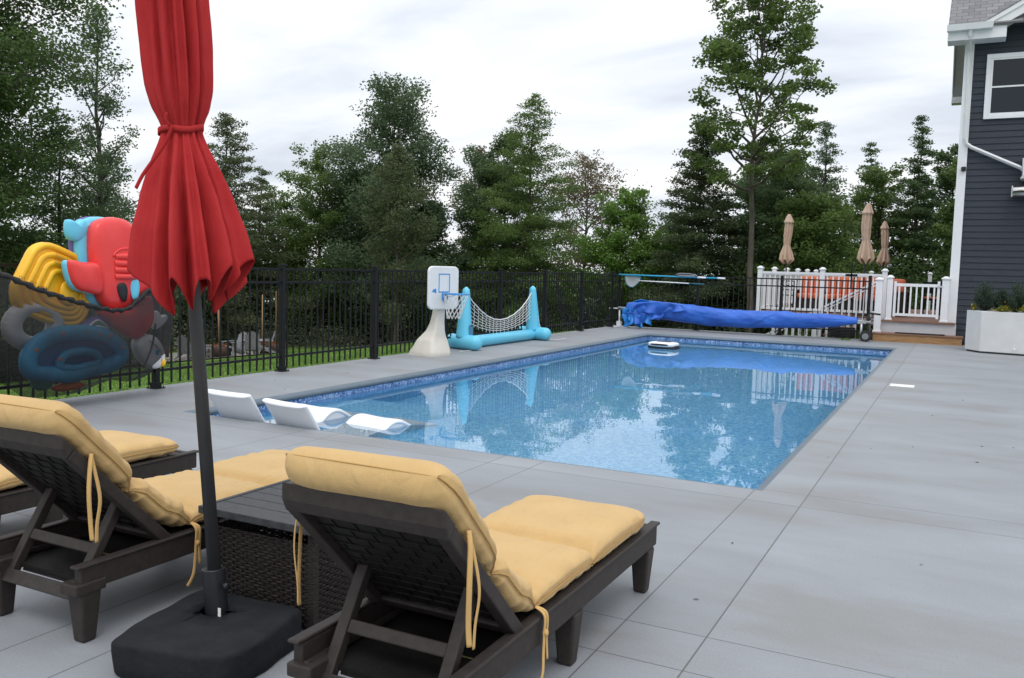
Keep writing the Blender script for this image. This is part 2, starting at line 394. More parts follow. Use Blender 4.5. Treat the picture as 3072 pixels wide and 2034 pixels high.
PX0, PX1, PY0, PY1 = -6.70, -1.20, 6.20, 20.40
e_ = 0.055
hx0, hx1, hy0, hy1 = PX0 - e_, PX1 + e_, PY0 - e_, PY1 + e_
DX0, DX1, DY0, DY1 = -8.34, 14.0, -6.0, 22.62
mb = MB()
xs = [DX0, hx0, hx1, DX1]; ys = [DY0, hy0, hy1, DY1]
vs = [(x, y, 0) for y in ys for x in xs]; fs = []
for j in range(3):
    for i in range(3):
        if i == 1 and j == 1: continue
        fs.append((j * 4 + i, j * 4 + i + 1, (j + 1) * 4 + i + 1, (j + 1) * 4 + i))
vs += [(x, y, -0.16) for (x, y) in ((DX0, DY0), (DX1, DY0), (DX1, DY1), (DX0, DY1))]
fs += [(0, 3, 17, 16), (3, 15, 18, 17), (15, 12, 19, 18), (12, 0, 16, 19)]
mb.add(vs, fs)
deck = struct(mb.build("pool_deck", M_deck, fix=False))

# coping: rounded nose swept round the pool
prof = [(-e_, 0.0), (-0.038, -0.0005), (-0.018, -0.004), (0.000, -0.011), (0.014, -0.022), (0.022, -0.037), (0.024, -0.052), (0.020, -0.064), (0.008, -0.072), (-0.03, -0.075)]
mb = MB(); vs = []
corners = [(PX0, PY0, 1, 1), (PX1, PY0, -1, 1), (PX1, PY1, -1, -1), (PX0, PY1, 1, -1)]
for (x, y, sx, sy) in corners:
    for (o, z) in prof: vs.append((x + sx * o, y + sy * o, z))
k = len(prof); fs = []
for c in range(4):
    for i in range(k - 1):
        c2 = (c + 1) % 4
        fs.append((c * k + i, c2 * k + i, c2 * k + i + 1, c * k + i + 1))
mb.add(vs, fs, smooth=True)
cop = struct(mb.build("pool_coping", M_coping))

def liner(name, dark, mid, light, scale, band=False):
    m = bpy.data.materials.new(name); m.use_nodes = True
    t = m.node_tree; b = t.nodes["Principled BSDF"]; n = t.nodes.new; l = t.links.new
    g = n("ShaderNodeNewGeometry")
    a = n("ShaderNodeTexNoise"); a.inputs["Scale"].default_value = scale; a.inputs["Detail"].default_value = 4; a.inputs["Roughness"].default_value = 0.75
    a.inputs["Distortion"].default_value = 1.2
    l(g.outputs["Position"], a.inputs[0])
    rp = n("ShaderNodeValToRGB"); l(a.outputs[0], rp.inputs[0])
    rp.color_ramp.elements[0].position = 0.40; rp.color_ramp.elements[0].color = (*dark, 1)
    rp.color_ramp.elements[1].position = 0.60; rp.color_ramp.elements[1].color = (*light, 1)
    e = rp.color_ramp.elements.new(0.5); e.color = (*mid, 1)
    l(rp.outputs[0], b.inputs["Base Color"]); b.inputs["Roughness"].default_value = 0.5
    MATS[name] = m
    return m
M_tile = liner("mosaic_blue_band", (0.03, 0.08, 0.26), (0.13, 0.26, 0.52), (0.55, 0.68, 0.88), 26)
M_liner = liner("mottled_blue_liner", (0.17, 0.49, 0.80), (0.25, 0.62, 0.94), (0.50, 0.84, 1.0), 22)
mb = MB()
def wall(a, b, z0, z1, mi): mb.add([(a[0], a[1], z0), (b[0], b[1], z0), (b[0], b[1], z1), (a[0], a[1], z1)], [(0, 1, 2, 3)], mi)
P4 = [(PX0, PY0), (PX1, PY0), (PX1, PY1), (PX0, PY1)]
for i in range(4):
    a, b = P4[i], P4[(i + 1) % 4]
    wall(a, b, -0.22, -0.07, 0); wall(a, b, -1.35, -0.22, 1)
mb.add([(PX0, PY0, -1.35), (PX1, PY0, -1.35), (PX1, PY1, -1.35), (PX0, PY1, -1.35)], [(0, 1, 2, 3)], 1)
basin = struct(mb.build("pool_basin", [M_tile, M_liner], fix=False))
mb = MB(); mb.box(PX0 + 0.003, PX1 - 0.003, PY0 + 0.003, 8.7, -1.34, -0.42); mb.box(PX0 + 0.003, PX1 - 0.003, 8.703, 9.1, -1.34, -0.74); 
shelf = struct(mb.build("pool_ledge", M_liner))

# water
mw = bpy.data.materials.new("pool_water"); mw.use_nodes = True
t = mw.node_tree; t.nodes.clear(); n = t.nodes.new; l = t.links.new
o_ = n("ShaderNodeOutputMaterial"); g = n("ShaderNodeNewGeometry")
mpw = n("ShaderNodeMapping"); mpw.inputs["Scale"].default_value = (1.0, 0.8, 1); mpw.inputs["Rotation"].default_value = (0, 0, R(27)); l(g.outputs["Position"], mpw.inputs[0])
w1 = n("ShaderNodeTexNoise"); w1.inputs["Scale"].default_value = 2.6; w1.inputs["Detail"].default_value = 2; l(mpw.outputs[0], w1.inputs[0])
w2 = n("ShaderNodeTexNoise"); w2.inputs["Scale"].default_value = 10; w2.inputs["Detail"].default_value = 3; l(mpw.outputs[0], w2.inputs[0])
# patches of livelier ripples
w3 = n("ShaderNodeTexNoise"); w3.inputs["Scale"].default_value = 0.45; w3.inputs["Detail"].default_value = 2; l(g.outputs["Position"], w3.inputs[0])
mr = n("ShaderNodeMapRange"); l(w3.outputs[0], mr.inputs[0]); mr.inputs[1].default_value = 0.42; mr.inputs[2].default_value = 0.62; mr.inputs[3].default_value = 0.10; mr.inputs[4].default_value = 1.0
ml = n("ShaderNodeMath"); ml.operation = 'MULTIPLY'; l(w2.outputs[0], ml.inputs[0]); l(mr.outputs[0], ml.inputs[1])
ml2 = n("ShaderNodeMath"); ml2.operation = 'MULTIPLY_ADD'; l(ml.outputs[0], ml2.inputs[0]); ml2.inputs[1].default_value = 0.16; l(w1.outputs[0], ml2.inputs[2])
bp = n("ShaderNodeBump"); bp.inputs["Strength"].default_value = 0.10; bp.inputs["Distance"].default_value = 0.009; l(ml2.outputs[0], bp.inputs["Height"])
fr = n("ShaderNodeFresnel"); fr.inputs[0].default_value = 1.333; l(bp.outputs[0], fr.inputs["Normal"])
tr = n("ShaderNodeBsdfRefraction"); tr.inputs[0].default_value = (0.86, 0.94, 0.99, 1); tr.inputs["Roughness"].default_value = 0.0; tr.inputs["IOR"].default_value = 1.333; l(bp.outputs[0], tr.inputs["Normal"])
gl = n("ShaderNodeBsdfGlossy"); gl.inputs["Roughness"].default_value = 0.0; l(bp.outputs[0], gl.inputs["Normal"]); gl.inputs[0].default_value = (0.95, 0.98, 1, 1)
mx = n("ShaderNodeMixShader"); l(fr.outputs[0], mx.inputs[0]); l(tr.outputs[0], mx.inputs[1]); l(gl.outputs[0], mx.inputs[2]); l(mx.outputs[0], o_.inputs[0])
mb = MB(); mb.add([(PX0, PY0, -0.13), (PX1, PY0, -0.13), (PX1, PY1, -0.13), (PX0, PY1, -0.13)], [(0, 1, 2, 3)])
water = struct(mb.build("pool_water", mw, fix=False))

# lawn: falls away from the deck on every side
def lawn_z(x, y):
    d = math.hypot(max(DX0 - x, 0, x - DX1), max(DY0 - y, 0, y - DY1))
    z = -0.10 - 0.128 * min(d, 19.5)
    return z + 0.05 * noise.noise((x * 0.15, y * 0.15, 3)) * min(d / 4, 1)
def axis_pts(a0, a1):
    L1 = list(np.linspace(-600, a0 - 60, 8)) + list(np.linspace(a0 - 55, a0 - 1, 44)) + [a0 + 0.05] + list(np.linspace(a0 + 1, a1 - 1, 14)) + [a1 - 0.05] + list(np.linspace(a1 + 1, a1 + 55, 44)) + list(np.linspace(a1 + 60, 600, 8))
    return L1
xs, ys = axis_pts(DX0, DX1), axis_pts(DY0, DY1)
mb = MB(); nx, ny = len(xs), len(ys); vs = [];
for x in xs:
    for y in ys:
        inside = DX0 + 0.2 < x < DX1 - 0.2 and DY0 + 0.2 < y < DY1 - 0.2
        vs.append((x, y, -1.6 if inside else lawn_z(x, y)))
fs = [(i * ny + j, (i + 1) * ny + j, (i + 1) * ny + j + 1, i * ny + j + 1) for i in range(nx - 1) for j in range(ny - 1)]
mb.add(vs, fs, smooth=True)
M_lawn = mat("lawn_green", (0.080, 0.150, 0.028), 0.9, (0.155, 0.255, 0.055), 1.4, 0.9, 12, 0.1, bdist=0.05)
lawn = struct(mb.build("lawn", M_lawn, fix=False))

def leaf_cloud(name, cen, size, material, parent=None, seed=0, flat=0.5, asp=0.5, rnd=None, drop=0.0):
    """many small leaf faces, one rhombus each"""
    rg = np.random.default_rng(seed); nn = len(cen)
    size = np.broadcast_to(size, (nn,)).astype(float) * rg.uniform(0.7, 1.3, nn)
    a = rg.normal(size=(nn, 3)); a[:, 2] *= flat; a[:, 2] -= drop
    a /= np.linalg.norm(a, axis=1)[:, None]
    h = rg.normal(size=(nn, 3)) ; h[:, 2] += 0.8
    b = np.cross(a, h); b /= (np.linalg.norm(b, axis=1)[:, None] + 1e-9)
    s = size[:, None]
    v = np.empty((nn, 4, 3))
    v[:, 0] = cen - a * s * 0.5; v[:, 1] = cen + b * s * asp * 0.5; v[:, 2] = cen + a * s * 0.5; v[:, 3] = cen - b * s * asp * 0.5
    me = bpy.data.meshes.new(name)
    me.vertices.add(nn * 4); me.vertices.foreach_set("co", v.reshape(-1))
    me.loops.add(nn * 4); me.loops.foreach_set("vertex_index", np.arange(nn * 4, dtype=np.int32))
    me.polygons.add(nn); me.polygons.foreach_set("loop_start", np.arange(0, nn * 4, 4, dtype=np.int32))
    me.update(calc_edges=True)
    at = me.attributes.new("rnd", 'FLOAT', 'FACE')
    if rnd is None: rnd = rg.uniform(0, 1, nn)
    at.data.foreach_set("value", np.clip(rnd, 0, 1).astype(np.float32))
    me.materials.append(material)
    o = bpy.data.objects.new(name, me); C.objects.link(o)
    if parent: o.parent = parent
    return o

# grass blades on the part of the lawn near the fence
rg = np.random.default_rng(5)
k = 60000
gx = DX0 - 0.05 - rg.uniform(0, 1, k) ** 1.4 * 13; gy = rg.uniform(2.5, 26, k)
gz = np.array([lawn_z(a, b) for a, b in zip(gx, gy)]) + 0.015
gr = leaf_cloud("grass", np.stack([gx, gy, gz + 0.01], 1), 0.055 + 0.0 * gx, F_grass, seed=2, flat=1.6, asp=0.28)
tag(gr, "short green grass covering the lawn beyond the black fence", "grass", kind="stuff")

# gravel patch of the fire pit
mb = MB(); poly = chaikin([(-30.6, 21), (-27, 20.4), (-22.4, 24.6), (-21.6, 28.6), (-24.5, 31.2), (-30, 28.5)], 2)
mb.add([(x, y, lawn_z(x, y) + 0.05) for x, y in poly] + [(-26, 26, lawn_z(-26, 26) + 0.06)], [(i, (i + 1) % len(poly), len(poly)) for i in range(len(poly))])
struct(mb.build("gravel_patch", M_gravel))

# ================================================================ TREES
def make_tree(label, x, y, ztop, rad, kind, fol, seed, nl=9000,  leaf=0.16, base=0.12, limbs=34, bark=None, lean=0.0, name=None, sparse=1.0, up=0.5, trunk_r=None, prof=None, asym=None, csz=1.0):
    rad *= 1.35 if kind == 'con' else 1.30; nl = int(nl * 3.2); limbs = int(limbs * 1.15)
    rd = random.Random(seed); z0 = lawn_z(x, y) - 0.1; H = ztop - z0
    t = thing(name or ("conifer_tree" if kind == 'con' else "leafy_tree"), label, "tree", (x, y, z0), 0, "trees beyond the fence")
    mb = MB(); tr = trunk_r or 0.011 * H + 0.03
    wob = [(rd.uniform(-1, 1) * 0.012 * H, rd.uniform(-1, 1) * 0.012 * H) for _ in range(9)]
    def trunk(q):
        i = min(int(q * 8), 7); f = q * 8 - i
        return Vector((wob[i][0] * (1 - f) + wob[i + 1][0] * f + lean * q * H, wob[i][1] * (1 - f) + wob[i + 1][1] * f, q * H))
    wob[0] = (0, 0)
    mb.tube([trunk(q / 12 * 0.97) for q in range(13)], [tr * (1 - 0.93 * q / 12) + (0.35 * tr if q == 0 else 0) for q in range(13)], 8)
    cl = []; cw = []
    ga = rd.uniform(0, 6)
    for i in range(limbs):
        tt = (i + rd.uniform(0, 0.9)) / limbs
        q = base + (0.985 - base) * tt
        ga += 2.4 + rd.uniform(-0.4, 0.4)
        if kind == 'con':
            Lb = rad * ((1 - tt) ** 0.8 * 0.95 + 0.06) * rd.uniform(0.72, 1.12); el = -0.18 + 0.75 * tt + rd.uniform(-0.12, 0.12)
        else:
            pf = prof(tt) if prof else (sin(pi * (tt * 0.80 + 0.16)) ** 0.65)
            Lb = rad * pf * rd.uniform(0.62, 1.12); el = up * (0.35 + 1.1 * tt) + rd.uniform(-0.2, 0.2)
        if asym: Lb *= asym(ga, tt)
        p0 = trunk(q); az = ga
        d = Vector((cos(az) * cos(el), sin(az) * cos(el), sin(el)))
        pts = [p0]
        for s in range(1, 6):
            f = s / 5
            sag = (-0.10 if kind == 'con' else 0.10) * Lb * f * f
            pts.append(p0 + d * (Lb * f) + Vector((rd.uniform(-1, 1) * 0.04 * Lb, rd.uniform(-1, 1) * 0.04 * Lb, sag + rd.uniform(-1, 1) * 0.03 * Lb)))
        br = max(0.012, tr * 0.42 * (1 - tt * 0.75))
        if kind == 'con': br *= 0.55
        mb.tube(pts, [br * (1 - 0.85 * s / 5) for s in range(6)], 5, cap=False)
        nsub = max(4, int(5 + Lb * 4.5))
        for s in range(nsub):
            f = rd.uniform(0.30 if kind != 'con' else 0.15, 1.05); fi = min(int(f * 5), 4); ff = f * 5 - fi
            p = pts[fi].lerp(pts[min(fi + 1, 5)], min(ff, 1.2))
            side = Vector((-sin(az), cos(az), 0)) * rd.uniform(-1, 1) * Lb * (0.34 if kind != 'con' else 0.22) * (1.15 - f * 0.5)
            e2 = p + side + Vector((0, 0, rd.uniform(-0.25, 0.45) * Lb * 0.30 if kind != 'con' else -0.06 * Lb * rd.random()))
            if rd.random() < 0.7 and kind != 'con': mb.tube([p, p.lerp(e2, 0.5) + Vector((0, 0, 0.03)), e2], [br * 0.30, br * 0.2, br * 0.08], 4, cap=False)
            cl.append(e2); cw.append((0.21 + 0.09 * Lb) * rd.uniform(0.6, 1.4) * csz)
    # top tuft
    for s in range(4): cl.append(trunk(0.97) + Vector((rd.uniform(-.15, .15), rd.uniform(-.15, .15), rd.uniform(-0.4, 0.25)))); cw.append(0.16 * csz)
    mb.build("trunk", bark or M_bark, t)
    rg = np.random.default_rng(seed)
    cl = np.array([tuple(c) for c in cl]); cw = np.array(cw)
    keep = rg.uniform(size=len(cl)) < sparse; cl, cw = cl[keep], cw[keep]
    pr = cw ** 2; pr /= pr.sum()
    idx = rg.choice(len(cl), nl, p=pr)
    off = rg.normal(size=(nl, 3)); off /= np.linalg.norm(off, axis=1)[:, None]; off *= (rg.uniform(0, 1, nl) ** 0.45 * 1.25)[:, None] * cw[idx][:, None]
    off[:, 2] *= 0.55 if kind != 'con' else 0.38
    if kind == 'con': off[:, 2] -= np.abs(off[:, 0]) * 0.12
    clr = rg.uniform(0, 1, len(cl))
    rnd = 0.15 + 0.50 * clr[idx] + 0.25 * rg.uniform(0, 1, nl)
    leaf_cloud("crown", cl[idx] + off, leaf * 0.76, fol, t, seed, flat=0.55, asp=0.66 if kind != 'con' else 0.42, rnd=rnd, drop=0.35 if kind == 'con' else 0.15)
    return t

two_lobe = lambda a, tt: 0.58 + 0.48 * abs(sin(a * 1.5 + tt * 8))
TR = [
 ("huge dark green maple filling the upper left corner", -22.9, 12.9, 11.8, 3.0, 'dec', F_under, 11, dict(nl=46000, leaf=0.13, limbs=84, base=0.03, csz=1.1)),
 ("tall slender ash with thin airy crown just left of the red umbrella", -23.6, 18.3, 8.9, 1.35, 'dec', F_bluegreen, 12, dict(nl=4300, leaf=0.11, limbs=34, base=0.12, up=0.9, csz=0.8)),
 ("dark bushy hemlock rising behind the pool float bag", -23.3, 16.8, 5.7, 2.5, 'con', F_dark, 13, dict(nl=15000, leaf=0.13, limbs=54, base=0.0)),
 ("low dark evergreen between the float bag and the red umbrella", -25.7, 20.2, 5.0, 2.0, 'con', F_dark, 14, dict(nl=13000, leaf=0.13, limbs=46, base=0.0)),
 ("dark evergreen at the left edge under the huge maple", -25.6, 15.2, 7.7, 2.8, 'con', F_dark, 15, dict(nl=16000, leaf=0.13, limbs=50, base=0.0)),
 ("grey green pointed spruce just right of the red umbrella", -31.6, 31.4, 8.5, 3.4, 'con', F_olive, 16, dict(nl=24000, leaf=0.18, limbs=64, base=0.02)),
 ("small pale pine with open branches right of the pointed spruce", -32.1, 34.3, 6.3, 1.6, 'con', F_olive, 17, dict(nl=6500, leaf=0.16, limbs=34, base=0.05)),
 ("low olive shrubby tree in the dip right of the red umbrella", -33.0, 36.6, 5.0, 1.9, 'dec', F_mid, 18, dict(nl=7000, leaf=0.17, base=0.02, sparse=0.85)),
 ("rounded mid green tree left of the tallest oak", -29.2, 35.6, 7.0, 2.1, 'dec', F_mid, 19, dict(nl=12000, leaf=0.16, base=0.02)),
 ("tallest dark oak with lobed crown in the centre left", -25.2, 36.1, 9.8, 3.2, 'dec', F_bluegreen, 24, dict(nl=26000, leaf=0.17, limbs=48, base=0.10, asym=two_lobe, prof=lambda t: (1.10 - 0.55 * t ** 1.2) * (0.90 + 0.10 * sin(t * 17)), csz=1.25)),
 ("yellowish thin birch standing in front of the tallest oak", -21.9, 31.8, 6.3, 1.5, 'dec', F_olive, 21, dict(nl=5200, leaf=0.14, limbs=30, up=0.9)),
 ("low leafy tree in the gap behind the basketball hoop", -24.6, 38.2, 4.4, 1.8, 'dec', F_bluegreen, 22, dict(nl=9000, leaf=0.17, base=0.0)),
 ("half bare rusty tree left of the pointed middle evergreen", -25.5, 45.3, 8.2, 1.5, 'dec', F_rust, 23, dict(nl=2600, leaf=0.17, limbs=30, up=0.9, base=0.3)),
 ("dense dark tree leaning on the left of the middle evergreen", -22.3, 42.5, 8.4, 2.2, 'dec', F_dark, 20, dict(nl=16000, leaf=0.17, base=0.02)),
 ("pointed middle evergreen with a bare spiky tip", -19.4, 39.7, 10.2, 3.6, 'con', F_mid, 25, dict(nl=34000, leaf=0.17, limbs=100, base=0.0)),
 ("half bare rusty tree right of the pointed middle evergreen", -19.9, 48.1, 7.6, 2.2, 'dec', F_rust, 26, dict(nl=4200, leaf=0.17, limbs=44, up=0.7, base=0.25)),
 ("bright green young maple behind the inflatable net", -14.3, 39.6, 5.0, 1.6, 'dec', F_bright, 27, dict(nl=9000, leaf=0.17, base=0.12)),
 ("drooping cedar left of the very tall maple", -10.4, 38.6, 8.3, 2.6, 'con', F_cedar, 28, dict(nl=27000, leaf=0.18, limbs=84, base=0.0)),
 ("very tall maple with bare lower trunk reaching past the top of the photo", -7.9, 37.2, 12.9, 2.9, 'dec', F_mid, 29, dict(nl=6800, leaf=0.20, limbs=30, base=0.46, up=0.95, csz=0.62, sparse=0.62, trunk_r=0.17, prof=lambda t: 0.55 + 0.5 * sin(pi * min(t * 1.05 + 0.12, 1)))),
 ("dark leafy tree behind the very tall maple", -8.4, 47.2, 7.6, 2.6, 'dec', F_dark, 30, dict(nl=15000, leaf=0.18, base=0.02)),
 ("dark spiky larch left of the largest beige parasol", -6.0, 43.6, 8.8, 2.1, 'con', F_bluegreen, 31, dict(nl=13000, leaf=0.16, limbs=60, base=0.0)),
 ("thin dark spruce behind the spiky larch", -4.6, 49.7, 8.6, 1.7, 'con', F_dark, 32, dict(nl=7000, leaf=0.17, limbs=46, base=0.05)),
 ("low round green tree behind the beige parasols", -3.7, 45.8, 6.6, 1.8, 'dec', F_mid, 33, dict(nl=10000, leaf=0.17, base=0.0)),
 ("dark layered cedar left of the dark grey house", -2.0, 43.9, 8.8, 1.6, 'con', F_dark, 34, dict(nl=13000, leaf=0.16, limbs=52, base=0.0)),
 ("broad dark tree close to the corner of the house", -0.7, 46.5, 7.6, 1.7, 'dec', F_dark, 35, dict(nl=13000, leaf=0.17, base=0.0)),
 ("green tree half hidden by the corner of the house", 0.4, 42.0, 7.0, 1.5, 'dec', F_mid, 36, dict(nl=9000, leaf=0.17, base=0.0)),
 ("thin low tree in the bright gap left of the drooping cedar", -15.2, 50.2, 4.6, 1.6, 'dec', F_bluegreen, 37, dict(nl=6500, leaf=0.17, base=0.0)),
 ("rounded tree between the low olive tree and the tallest oak", -28.8, 38.8, 6.2, 2.0, 'dec', F_bluegreen, 38, dict(nl=10000, leaf=0.17, base=0.0)),
 ("slim dark evergreen just left of the very tall maple trunk", -10.0, 47.2, 8.3, 2.0, 'con', F_dark, 39, dict(nl=10000, leaf=0.17, limbs=50, base=0.0)),
 ("leafy dark tree behind the rolled blue pool cover", -7.4, 40.6, 5.9, 2.3, 'dec', F_dark, 40, dict(nl=12000, leaf=0.17, base=0.0)),
 ("leafy green tree right of the leftmost beige parasol", -5.6, 39.2, 4.6, 2.0, 'dec', F_mid, 41, dict(nl=10000, leaf=0.17, base=0.0)),
]
for (lb, x, y, zt, rd_, kd, fo, sd_, kw) in TR:
    make_tree(lb, x, y, zt, rd_, kd, fo, sd_, bark=M_barkd if fo in (F_dark,) else M_bark, **kw)

# undergrowth along the edge of the woods
rg = np.random.default_rng(77)
def band(k, pts, h, depth, seed, gap=0.0):
    r_ = np.random.default_rng(seed); pts = np.array(pts, float)
    seg = np.hypot(*np.diff(pts, axis=0).T); cum = np.concatenate([[0], np.cumsum(seg)])
    ncl = k // 90
    s = r_.uniform(0, cum[-1], ncl); px = np.interp(s, cum, pts[:, 0]); py = np.interp(s, cum, pts[:, 1])
    px = px + r_.normal(size=ncl) * depth; py = py + r_.normal(size=ncl) * depth
    hh = h * (0.55 + 0.45 * np.sin(s * 0.9 + 1) * np.sin(s * 0.37)) * r_.uniform(0.3, 1.15, ncl)
    gz = np.array([lawn_z(a, b) for a, b in zip(px, py)])
    cz = gz + hh * r_.uniform(0.05, 1, ncl)
    idx = np.repeat(np.arange(ncl), 90)
    off = r_.normal(size=(len(idx), 3)) * np.array([0.42, 0.42, 0.34])
    c = np.stack([px[idx], py[idx], cz[idx]], 1) + off
    c[:, 2] = np.maximum(c[:, 2], gz[idx] + 0.02)
    return c, 0.6 * r_.uniform(0, 1, ncl)[idx] + 0.4 * r_.uniform(0, 1, len(idx))
EDGE = [(-27, 2), (-29, 13), (-31.5, 20), (-35, 26.0), (-34.5, 32), (-30, 37), (-25, 39.5), (-19, 41), (-13, 41), (-7, 40.5), (0, 41), (8, 39)]
c, r_ = band(280000, EDGE, 7.2, 1.1, 3)
tag(leaf_cloud("underbrush", c, 0.18, F_under, seed=8, rnd=r_), "dense dark underbrush along the edge of the woods", "underbrush", kind="stuff")
c, r_ = band(130000, [(-33, 0), (-36, 18), (-40, 32), (-36, 44), (-24, 52), (-8, 54), (10, 52)], 7.2, 1.6, 4)
tag(leaf_cloud("far_woods", c, 0.26, F_bluegreen, seed=9, rnd=r_), "far green woods closing the view between the tree trunks", "woods", kind="stuff")
c, r_ = band(38000, [(-25, 9), (-27.5, 16), (-31.5, 23.5), (-32, 29.5), (-27.5, 34.5), (-22, 37.5), (-15, 38.5)], 2.4, 0.6, 6)
tag(leaf_cloud("weeds", c, 0.12, F_weed, seed=10, rnd=r_), "tall bright weeds and wild flowers behind the fire pit", "weeds", kind="stuff")

# ================================================================ FENCES
def picket_panel(L_, n_, zt=1.41):
    mb = MB()
    mb.box(0, L_, -0.014, 0.014, zt - 0.03, zt); mb.box(0, L_, -0.014, 0.014, zt - 0.21, zt - 0.18); mb.box(0, L_, -0.014, 0.014, 0.19, 0.22)
    for i in range(n_):
        x = (i + 0.5) * L_ / n_
        mb.box(x - 0.0085, x + 0.0085, -0.0095, 0.0095, 0.045, zt - 0.006)
    return mb
def fence_post(h=1.44):
    mb = MB(); mb.box(-0.034, 0.034, -0.034, 0.034, 0.0, h); mb.box(-0.042, 0.042, -0.042, 0.042, h, h + 0.018)
    mb.box(-0.028, 0.028, -0.028, 0.028, h + 0.018, h + 0.032)
    mb.box(-0.075, 0.075, -0.075, 0.075, 0.0, 0.012); mb.box(-0.046, 0.046, -0.046, 0.046, 0.012, 0.07)
    for sx in (-1, 1):
        for sy in (-1, 1): mb.tube([(sx * 0.058, sy * 0.058, 0.012), (sx * 0.058, sy * 0.058, 0.026)], 0.009, 6)
    return mb
FX = -8.22
fence = thing("metal_fence", "black metal picket fence along the left side of the pool deck", "fence", (FX, 0.75, 0), R(90))
SP = 2.117
panel0 = post0 = None
for i in range(11):
    yy = i * SP
    if i < 10 or True:
        L_ = SP - 0.068 if yy + SP < 21.75 else None
    if post0 is None:
        post0 = fence_post().build("post", M_black, fence, bevel=0.003, seg=1); p = post0
    else: p = post0.copy(); C.objects.link(p); p.parent = fence
    p.location = (yy, 0, 0)
    if L_ and i < 10:
        if panel0 is None: panel0 = picket_panel(L_, 16).build("picket_panel", M_black, fence); q = panel0
        else: q = panel0.copy(); C.objects.link(q); q.parent = fence
        q.location = (yy + 0.034, 0, 0)
yend = 0.75 + 10 * SP      # 21.92
YB = 22.45
p = post0.copy(); C.objects.link(p); p.parent = fence; p.location = (YB - 0.75, 0, 0)
q = picket_panel(YB - yend - 0.068, 4).build("picket_panel", M_black, fence); q.location = (yend - 0.75 + 0.034, 0, 0)

bf = thing("metal_fence", "black metal picket fence across the far end behind the rolled cover", "fence", (FX, YB, 0), 0)
bp_ = [0.0, 2.15, 4.25, 6.28]
for i in range(3):
    L_ = bp_[i + 1] - bp_[i] - 0.068
    q = picket_panel(L_, 15).build("picket_panel", M_black, bf); q.location = (bp_[i] + 0.034, 0, 0)
    if i < 2:
        p = post0.copy(); C.objects.link(p); p.parent = bf; p.location = (bp_[i + 1], 0, 0)
p = fence_post(1.50).build("gate_post", M_black, bf, bevel=0.003, seg=1); p.location = (bp_[3], 0, 0)
mb = MB(); mb.box(-0.3, 0.3, -0.05, -0.02, 1.50, 1.56); mb.box(-0.035, 0.035, -0.05, -0.015, 1.2, 1.78); mb.ellip((0, -0.03, 1.80), 0.035, 0.03, 0.045, 10, 8)
q = mb.build("gate_latch", M_black, bf); q.location = (5.86, 0, 0); q.scale = (0.45, 1, 1)

